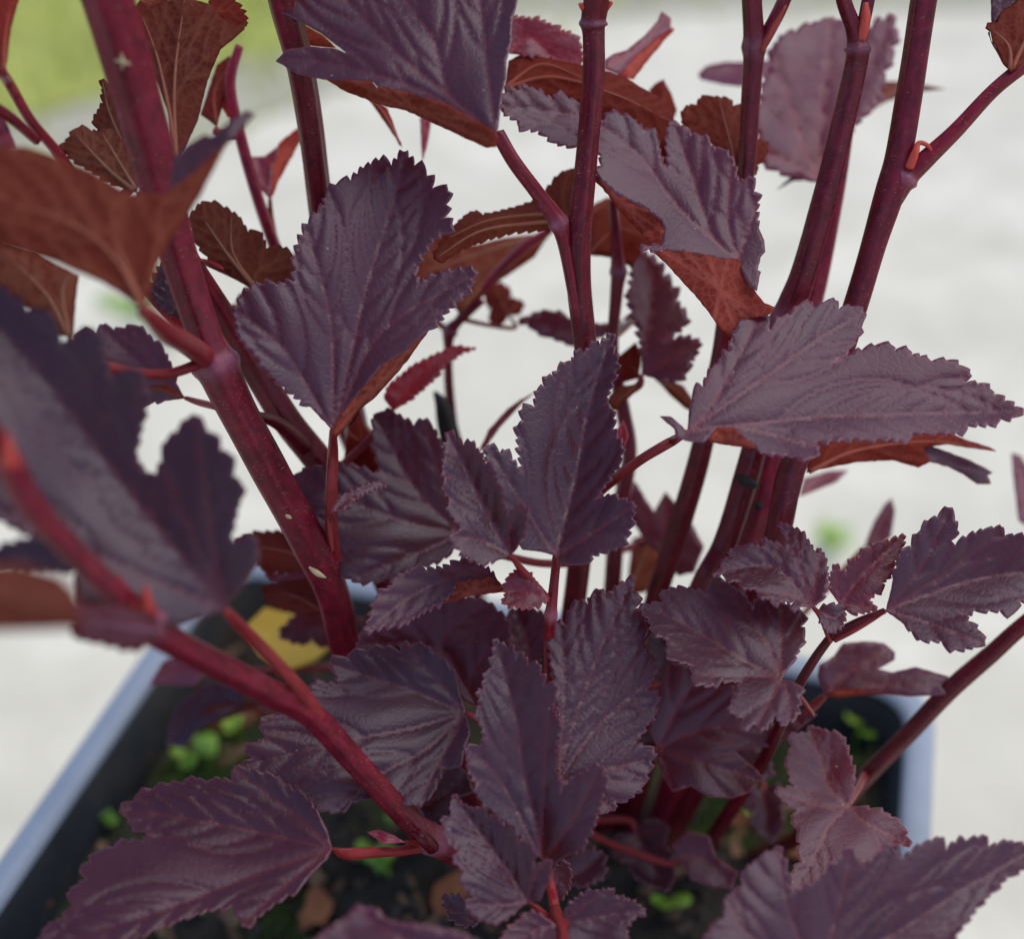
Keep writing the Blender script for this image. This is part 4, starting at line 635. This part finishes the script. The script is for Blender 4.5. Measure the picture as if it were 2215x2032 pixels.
L('I', [(140, 1330), (95, 1250), (180, 1170), (300, 1200), (340, 1320), (455, 1400), (425, 1492), (300, 1472), (200, 1440)], [[(260, 1320), (420, 1460)]], 31, (0, .5), pitch=0, tint=(1.3, 1.0, 1.1))
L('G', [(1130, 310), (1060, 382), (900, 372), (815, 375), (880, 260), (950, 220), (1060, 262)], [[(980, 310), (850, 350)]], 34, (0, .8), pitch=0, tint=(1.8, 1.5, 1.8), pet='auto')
L('G', [(1330, 500), (1200, 562), (1100, 602), (1000, 722), (905, 702), (920, 600), (960, 500), (1050, 420), (1150, 350), (1250, 372), (1322, 400)], [[(1150, 480), (940, 660)]], 35, (0, .5), pitch=0, tint=(.7, .6, .8), fold=.4, flaps=[('G', [(1080, 560), (1150, 490), (1300, 470), (1450, 470), (1330, 530), (1200, 580), (1100, 605)], 'under', [(1080, 560), (1300, 470)], -.1)])
L('Z', [(650, 1275), (620, 1302), (560, 1322), (510, 1290), (480, 1235), (520, 1195), (600, 1212), (645, 1208)], [[(570, 1260), (490, 1225)]], 35, (0, .6), pitch=0, m=(M_YEL, M_YEL), label='yellowed dying leaf low on the shrub')

def deep_leaf(x, y, size, ang, t, tint, side='top'):
    a = math.radians(ang); ca, sa = math.cos(a), math.sin(a)
    shp = [(0, 0), (-.10, .16), (-.06, .34), (.10, .46), (.22, .40), (.30, .33), (.36, .22), (.48, .34), (.64, .30), (.80, .18), (1.0, 0), (.82, -.20), (.63, -.29), (.47, -.33), (.35, -.23), (.28, -.36), (.12, -.46), (-.05, -.36), (-.10, -.16)]
    f = lambda p: (x+size*(p[0]*ca-p[1]*sa), y+size*(p[0]*sa+p[1]*ca))
    L('Z', [f(p) for p in shp], [[f((.5, .01)), f((.98, 0))], [f((.12, .25)), f((.12, .44))], [f((.12, -.25)), f((.12, -.44))]], t, (random.uniform(-.2, .2), random.uniform(.2, .7)), side=side, pitch=18, amp=.25, tint=tint)
for a_ in ((820, 1265, 120, 200, 32.5, (.9, .6, .6)), (1010, 1330, 110, 250, 31.5, (1, .6, .6)), (1290, 1330, 120, 290, 31, (.8, .6, .6)), (1330, 1270, 95, 330, 32.5, (1, .6, .6)), (1250, 1640, 130, 60, 32, (.9, .6, .65)), (1190, 1480, 120, 350, 30.5, (.9, .6, .6)), (640, 1230, 90, 170, 33, (1.1, .6, .6)),
           (1400, 1480, 130, 20, 32, (.9, .65, .7)), (740, 950, 110, 260, 32, (1.1, .5, .5), 'under'), (470, 640, 90, 300, 30.6, (.8, .5, .5), 'under'), (600, 560, 110, 285, 31.5, (.9, .9, 1)), (820, 520, 110, 300, 33, (1, .9, .8), 'under'), (1000, 620, 80, 240, 33.2, (1.0, .8, .8), 'under'), (900, 1240, 110, 60, 31.5, (.9, .6, .6)), (1500, 1560, 100, 80, 33.5, (.9, .7, .7))):
    deep_leaf(*a_)

def build_leaf(d):
    poly0 = q(d['c'], d['pts']); base = poly0[0]
    prim = [[base]+list(q(d['c'], l)) for l in d['v']]
    prim = [np.array(catmull(l, 8)) if len(l) > 2 else np.array(l) for l in prim]
    tips = [l[-1] for l in prim]; size = max(np.linalg.norm(poly0-base, axis=1).max(), 20)
    lr = np.random.default_rng(int(abs(poly0.sum())) % 99991)
    flat = kd_of(np.vstack([resample(q(f_[0], f_[3]), 3.0) for f_ in d['flaps']])) if d['flaps'] else None
    poly = dedupe(serrate(poly0, base, size, d['pitch'], d['amp'], lr, flat=flat))
    blurred = abs(d['t']-.272) > .03
    h = min(14 if blurred else 6.6, size/14)
    h = max(h, 4.5)
    sp = float(np.clip(size/6.2, 24, 74))*d['spm']
    # side veins
    sec = []
    if d['sec']:
        mlo = poly.min(0)-8; mhi = poly.max(0)+8; gq = 4.0
        mx, my = np.meshgrid(np.arange(mlo[0], mhi[0], gq), np.arange(mlo[1], mhi[1], gq)); MG = np.stack([mx.ravel(), my.ravel()], 1)
        mask = in_poly(MG, poly).reshape(mx.shape); pd = [kd_of(resample(l, 4.0)) for l in prim]
        def inside(p):
            i, j = int((p[1]-mlo[1])/gq+.5), int((p[0]-mlo[0])/gq+.5)
            return 0 <= i < mask.shape[0] and 0 <= j < mask.shape[1] and mask[i, j]
        for pi, l in enumerate(prim):
            R_ = resample(l, 4.0); tot = len(R_)*4.0; st = sp*.55 if pi == 0 or len(prim) < 3 else max(sp*.55, tot*.42); k = 0
            while st < tot*.95:
                i = min(len(R_)-2, int(st/4)); p = R_[i]; dr = R_[min(i+3, len(R_)-1)]-R_[max(0, i-3)]; dr = dr/(np.linalg.norm(dr)+1e-9)
                for s in (-1, 1):
                    a = math.radians(40+lr.uniform(-5, 5))*s; cur = p.copy(); dd = np.array([dr[0]*math.cos(a)-dr[1]*math.sin(a), dr[0]*math.sin(a)+dr[1]*math.cos(a)])
                    ln = [cur.copy()]; go = True
                    for stp in range(60):
                        cur = cur+dd*6; a2 = -s*.022; dd = np.array([dd[0]*math.cos(a2)-dd[1]*math.sin(a2), dd[0]*math.sin(a2)+dd[1]*math.cos(a2)])
                        if not inside(cur): break
                        oth = min([pd[j].find((cur[0], cur[1], 0))[2] for j in range(len(prim)) if j != pi] or [1e9])
                        if oth < sp*.33 and stp > 0: break
                        ln.append(cur.copy())
                    if len(ln) > 2: sec.append(np.array(ln))
                st += sp*lr.uniform(.8, 1.15); k += 1
    cen = poly0.mean(0); s = d['t']/F
    mid0, mid1 = base, tips[0]; md = (mid1-mid0)/(np.linalg.norm(mid1-mid0)+1e-9)
    ph = lr.uniform(0, 6.28, 4); sg = -1 if d['side'] == 'top' else 1
    mline = resample(np.vstack([prim[0], prim[0][-1:]+(prim[0][-1:]-prim[0][-2:-1])*3, ]), 3.0); kmid = kd_of(mline)
    def plane(P):
        z = d['t'] + s*(d['g'][0]*(P[:, 0]-cen[0]) - d['g'][1]*(P[:, 1]-cen[1]))
        rel = P-mid0; pe = kd_dist(P, kmid); al = rel@md
        pe = size*.42*np.tanh(pe/(size*.42)); z += sg*d['fold']*s*(np.sqrt(pe**2+(size*.03)**2)-size*.03)
        z += d['curl']*s*(al/size)**2*size
        u = P/size*5.0
        z += d['wav']*s*size*(np.sin(u[:, 0]*1.1+ph[0])*np.sin(u[:, 1]*.9+ph[1])+.45*np.sin(u[:, 0]*2.3+u[:, 1]*1.7+ph[2]))
        return z
    Vs, Ts, cols, mats = [], [], [], []
    off = 0
    def add(poly, prim, sec, dep, side):
        nonlocal off
        V, T, edge = sheet(poly, prim, sec, h)
        if len(T) == 0: return
        d1 = kd_dist(V, kd_of(np.vstack([resample(l, 2.0) for l in prim]))) if len(prim) else np.full(len(V), 1e9)
        d2 = kd_dist(V, kd_of(np.vstack([resample(l, 2.0) for l in sec]))) if len(sec) else np.full(len(V), 1e9)
        bd = np.linalg.norm(V-base, axis=1)/size
        z = dep(V); sgn = 1 if side == 'top' else -1
        A = d['pleat']*s*sp
        rel = A*((.75*np.exp(-d2/(sp*.11))+.5*np.exp(-d2/(sp*.34)))*(1-.6*np.exp(-d1/(sp*.5)))+.5*np.exp(-d1/(sp*.15))+1.1*np.exp(-d1/(sp*.36))) if sec or prim else 0
        z = z + sgn*rel
        W_ = at_np(V, z)-SL
        # normals
        n = np.zeros_like(W_); a, b, c = W_[T[:, 0]], W_[T[:, 1]], W_[T[:, 2]]; fn = np.cross(b-a, c-a)
        for k in range(3): np.add.at(n, T[:, k], fn)
        n /= np.linalg.norm(n, axis=1)[:, None]+1e-15
        view = (Cn-SL)-W_; flip = (n*view).sum(1).mean() < 0
        if flip: T = T[:, ::-1]; n = -n
        th = .00026*(.35+.65*np.clip(edge/12, 0, 1))
        Wb = W_-n*th[:, None]
        N = len(V)
        wp = 1.7*np.clip(1.5-bd, .5, 1.5); vein = np.maximum(np.exp(-(d1/wp)**2)*np.clip(1.25-bd, .25, 1), (.18 if side == 'top' else .6)*np.exp(-(d2/1.6)**2))
        ed = np.exp(-(edge/3.0)**2)
        col = np.stack([vein, ed, np.zeros(N), np.ones(N)], 1)
        # boundary edges of the sheet become the rim
        ev = np.concatenate([T[:, [0, 1]], T[:, [1, 2]], T[:, [2, 0]]]); key = ev[:, 0].astype(np.int64)*N+ev[:, 1]; rk = ev[:, 1].astype(np.int64)*N+ev[:, 0]
        bnd = ev[~np.isin(key, rk)]
        f0, f1 = (0, 1) if side == 'top' else (1, 0)
        Vs.append(W_); Vs.append(Wb); cols.append(col); cols.append(col)
        Ts.extend((T+off).tolist()); mats.extend([f0]*len(T))
        Ts.extend((T[:, ::-1]+off+N).tolist()); mats.extend([f1]*len(T))
        for a_, b_ in bnd:
            Ts.append([off+b_, off+a_, off+N+a_, off+N+b_]); mats.append(f0)
        off += 2*N
    add(poly, prim, sec, plane, d['side'])
    for (c, pts, side, fl, slope) in d['flaps']:
        fp = q(c, pts); fline = resample(q(c, fl), 3.0)
        fc = fp.mean(0); kf = kd_of(fline)
        fp = np.array([p+(p-fc)/(np.linalg.norm(p-fc)+1e-9)*4.5 if kf.find((p[0], p[1], 0))[2] < 8 else p for p in fp])
        def dep(P, fline=fline, slope=slope):
            D = np.linalg.norm(P[:, None, :]-fline[None], axis=2); i = D.argmin(1); dm = D.min(1)
            near = fline[i]; z = plane(near)
            # the veins' relief along the shared line is left to the blade
            return z + slope*s*dm*(1+.25*np.sin(P[:, 0]*.05)) + .0005
        n_ = len(fp); fpd = []
        for i in range(n_):
            a, b = fp[i], fp[(i+1) % n_]; Ln = np.linalg.norm(b-a); m_ = max(1, int(Ln/9)); nn = np.array([b[1]-a[1], a[0]-b[0]])/(Ln+1e-9)
            for k in range(m_): fpd.append(a+(b-a)*k/m_+ (nn*lr.normal(0, .7) if k else 0))
        fpd = dedupe(np.array(fpd))
        l0 = fline[0]; cc = fp.mean(0)
        fsec = []
        far = fp[np.linalg.norm(fp-base, axis=1).argmax()]
        for k in range(4):
            a = fline[int((k+.5)/4*(len(fline)-1))]; b = a+(cc-a)*2.4+(far-base)*.10
            ll = resample([a, b], 5); ll = ll[in_poly(ll, fpd)]
            if len(ll) > 3: fsec.append(ll)
        add(fpd, [], fsec, dep, side)
    V = np.concatenate(Vs); me = py('leaf', V.tolist(), Ts)
    me.polygons.foreach_set('material_index', mats)
    ca = me.color_attributes.new('vn', 'FLOAT_COLOR', 'POINT'); ca.data.foreach_set('color', np.concatenate(cols).astype(np.float32).ravel())
    o = link('leaf', me, d['m'] or (M_TOP, M_UND), shrub); o.color = (*d['tint'], 1)
    if d['label']: o['label'] = d['label']
    # midrib, raised on the underside
    if d['side'] == 'under' and size > 60:
        S = []
        ribs = []
        for l in prim[:3]:
            ll = resample(l, 8.0); ll = ll[in_poly(ll, poly)]
            if len(ll) < 4: continue
            z = plane(ll) - 1.7*d['pleat']*s*sp + .00010; Wp = at_np(ll, z)
            r = np.linspace(.00050, .00010, len(ll))*(d['t']/.27)*min(1, size/220)
            ribs.append(np.column_stack([Wp, r]))
        for S in ribs[:2]:
            r_ = link('midrib', tube_mesh('midrib', S, 7, 0), M_VEIN if d['m'] is None else d['m'][0], o); r_.color = o.color
    # petiole
    zb = float(plane(base[None])[0])
    W0 = np.array(at(base[0], base[1], zb + (.0009 if d['side'] == 'top' else .0002)))
    if d['pet'] is None: return o
    if d['pet'] == 'auto':
        ax = prim[0][min(2, len(prim[0])-1)]; Wt = at_np(np.array([ax]), plane(np.array([ax])))[0]
        dirb = W0-Wt; dirb /= np.linalg.norm(dirb)+1e-9
        S = np.array(SAMPLES); dv = S[:, :3]-W0; dist = np.linalg.norm(dv, axis=1)
        score = dist*(2.2-1.2*(dv@dirb)/(dist+1e-9)) + np.where(dv[:, 2] > .004, .02, 0)
        j = score.argmin(); ln = dist[j]; P1 = S[j, :3]
        r0 = min(.0009, .0009*size/150)
        mid = (W0+dirb*ln*.25+P1)/2 + dirb*ln*.04
        rowsP = [(*W0, r0*.5), (*(W0+dirb*min(.004, ln*.25)), r0), (*mid, r0), (*P1, r0*1.15)]
        S = catmull(rowsP, 7)
    else:
        rr = rows(*d['pet']); rr[0] = (*W0, rr[0][3]*.6); S = catmull(rr, 8)
    pt = link('petiole', tube_mesh('petiole', S, 9, .04), M_PET, o); pt.color = (.9, .8, .75, 1) if d['m'] is None else (1, 1, 1, 1)
    return o
for d in LEAVES: build_leaf(d)

# ------------------------------------------------------------------ scars, stipules and buds on the canes
def bit(c, pts, m, name, label=None, tint=(1, 1, 1), ridge=.02):
    o = cane(c, pts, tint, m, ridge, name, False, label, None, 9, 6); return o
bit('Z', [(1808, 278, 27.2, 5), (1800, 300, 27.2, 16), (1788, 330, 27.3, 20)], M_STIP, 'stipule')
bit('Z', [(1832, 296, 27.25, 6), (1822, 284, 27.2, 9), (1806, 282, 27.2, 10), (1796, 305, 27.2, 10)], M_STIP, 'stipule')
bit('Z', [(1703, 5, 27.0, 10), (1702, 40, 27.05, 22), (1694, 78, 27.15, 18)], M_STIP, 'stipule')
bit('Z', [(1545, 10, 27.9, 6), (1518, 62, 28.0, 14), (1496, 100, 28.15, 12)], M_STIP, 'stipule', tint=(.6, .6, .7))
bit('Z', [(286, 1150, 21.3, 6), (288, 1180, 21.3, 24), (292, 1212, 21.5, 36)], M_STIP, 'stipule', tint=(.7, .6, .8))
bit('Z', [(232, 1130, 21.4, 6), (258, 1180, 21.4, 26), (280, 1215, 21.6, 36)], M_STIP, 'stipule', tint=(.5, .5, .6))
bit('Z', [(14, 850, 19.0, 6), (16, 885, 19.0, 28), (20, 915, 19.1, 40)], M_STIP, 'stipule', tint=(.8, .7, .8))
bit('Z', [(655, 1085, 28.0, 5), (650, 1050, 27.9, 10), (648, 1020, 27.8, 12)], M_PET, 'bud')
bit('Z', [(608, 1116, 27.75, 4), (624, 1128, 27.72, 12), (641, 1137, 27.8, 3)], M_SCAR, 'leaf_scar', 'frayed tan scale on the thick cane')
bit('Z', [(226, 118, 23.0, 3), (242, 121, 22.92, 7), (257, 126, 23.0, 3)], M_SCAR, 'leaf_scar')
bit('Z', [(238, 104, 23.0, 2), (242, 120, 22.92, 6), (240, 137, 23.0, 2)], M_SCAR, 'leaf_scar')
bit('Z', [(562, 1014, 27.4, 5), (568, 1017, 27.4, 8), (573, 1020, 27.45, 4)], M_SCAR, 'leaf_scar')
bit('Z', [(812, 1640, 26.6, 8), (832, 1650, 26.6, 26), (850, 1668, 26.9, 30)], M_CANE, 'bud', tint=(.8, .8, .8))
bit('Z', [(1448, 938, 29.3, 6), (1462, 945, 29.2, 20), (1478, 952, 29.2, 18), (1490, 958, 29.3, 8)], M_DEAD, 'leaf_scar', 'blackened old scar on a cane')
bit('Z', [(1484, 990, 30.6, 6), (1492, 994, 30.55, 14), (1500, 998, 30.6, 6)], M_DEAD, 'leaf_scar')

# ------------------------------------------------------------------ small plants and litter
def blade_mesh(w, l, cup=.25, n=6):
    """a small rounded cupped leaf lying along +x, with thickness"""
    v, f = [], []; ring = 12
    pts = [(0, 0)]
    for k in range(ring): a = math.pi-2*math.pi*k/ring; pts.append((l/2+l/2*math.cos(a), w/2*math.sin(a)*(1+.12*math.cos(a))))
    top = [(l/2, 0, cup*0)]+[(x, y, cup*(x/l)**2*l*.6+cup*abs(y)) for x, y in pts[1:]]
    bot = [(x, y, z-.00035) for x, y, z in top]; N = len(top)
    v = top+bot
    for k in range(1, N):
        k2 = k % (N-1)+1
        f += [(0, k2, k), (N, N+k, N+k2), (k, k2, N+k2, N+k)]
    me = py('leaf', v, f); return me
def sprout(name, px, pz, n, size, label, group, height, z_plane='soil', cat='seedling'):
    p = soil_at(px, pz) if z_plane == 'soil' else at_z(px, pz, .0035)
    t = thing(name, label, cat, p, group)
    S = catmull([(0, 0, -.002, .0005), (random.gauss(0, .0008), random.gauss(0, .0008), height*.5, .00045), (random.gauss(0, .001), random.gauss(0, .001), height, .0004)], 4)
    o = link('stem', tube_mesh('stem', S, 6, 0, origin=np.zeros(3)), M_GRN, t); o.color = (.8, .8, .6, 1)
    a0 = random.uniform(0, 6.28)
    for k in range(n):
        size_ = size*(.72 if z_plane == 'soil' else .7)
        me = blade_mesh(.8*size_*random.uniform(.7, .95), size_*random.uniform(.9, 1.15), random.uniform(.1, .35))
        o = link('leaf', me, M_GRN, t); k_ = random.uniform(.6, 1.2); o.color = (k_*random.uniform(.9, 1.3), k_, k_*.9, 1) if z_plane == 'soil' else (1.7, 1.2, 3.0, 1); o.location = S[-1][:3] if k < 2 else S[-3][:3]; o.rotation_euler = (random.gauss(0, .15), random.uniform(-.45, .05), a0+k*2*math.pi/n+(0 if k < 2 else 1.2))
    return t
gs = 'green seedlings in the pot'
for (x, y, n, sz, h, lb) in (
    (248, 1800, 3, .0075, .006, 'green seedling on dark soil beside the rim of the pot, left of a purple leaf'),
    (415, 1665, 4, .009, .008, 'bright green seedling on the moss just above a purple leaf tip'),
    (462, 1672, 3, .009, .009, 'bright lime seedling on the moss touching a purple leaf edge'),
    (515, 1585, 3, .007, .006, 'dull green seedling on moss under a curled withered leaf'),
    (822, 1880, 4, .0085, .008, 'bright green seedling below the bare red leaf stalk'),
    (845, 1905, 3, .007, .006, 'small bright green seedling below the bare red leaf stalk'),
    (1445, 1975, 3, .009, .006, 'green seedling on soil beside the lowest young shoot'),
    (1850, 1620, 4, .008, .010, 'bright green seedling between a glossy leaf and the black pot wall'),
    (1635, 1800, 3, .0065, .007, 'pale green seedling on soil beside a glossy leaf'),
    (325, 2025, 3, .008, .010, 'lime green seedling below the large lower purple leaf'),
    (440, 2000, 3, .0065, .006, 'yellow green seedling below the large lower purple leaf'),
    (860, 1790, 3, .007, .010, 'green seedling behind the foot of the near cane')):
    sprout('seedling', x, y, n, sz, lb, gs, h)
gw = 'weeds on the paving'
sprout('paving_weed', 330, 730, 9, .045, 'yellow green weed on the paving behind the thick cane', gw, .03, 'ground', 'weed')
sprout('paving_weed', 1800, 1205, 7, .02, 'tiny green weed on the paving behind the small red leaf', gw, .012, 'ground', 'weed')

# dry leaf scraps lying on the soil
def scrap(px, py_, size, rot, label):
    p = soil_at(px, py_); v, f = [], []; n = 11; ring = []
    for k in range(n):
        a = 2*math.pi*k/n; r = size*random.uniform(.6, 1.1); x, y = r*math.cos(a)*1.3, r*math.sin(a)*.8
        ring.append((x, y, .0012+.35*abs(y)+.002*random.random()))
    v = [(0, 0, .001)]+ring; v += [(x, y, z-.0004) for x, y, z in v]; N = n+1
    for k in range(1, N):
        k2 = k % n+1; f += [(0, k, k2), (N, N+k2, N+k), (k, N+k, N+k2, k2)]
    o = link('fallen_leaf', py('fallen_leaf', v, f), M_DRY); o.location = p+Vector((0, 0, .001)); o.rotation_euler = (random.gauss(0, .2), random.gauss(0, .2), rot)
    k_ = random.uniform(.8, 1.6); o.color = (k_*1.2, k_, k_*.9, 1)
    o['label'] = label; o['category'] = 'fallen leaf'; o['group'] = 'dry leaf scraps on the soil'
for x, y, sz, r, lb in ((270, 1610, .006, .4, 'orange brown dry leaf scrap near the rim beside the moss'), (305, 1650, .005, 1.9, 'small orange brown leaf scrap beside the moss edge'), (500, 1545, .006, .2, 'tan dry leaf scrap under the curled withered leaf'), (95, 1960, .006, 2.2, 'brown leaf scrap on dark soil outside the large lower leaf tip'), (980, 1950, .007, 1.0, 'pale tan leaf scrap on soil behind the lowest young shoot'), (1600, 1790, .005, .7, 'tan leaf scrap beside the pale green seedling'), (1720, 1850, .006, 2.8, 'pinkish brown leaf scrap on soil under the glossy leaf'), (680, 1965, .006, 1.4, 'brown leaf scrap on soil below the large lower leaf')):
    scrap(x, y, sz, r, lb)
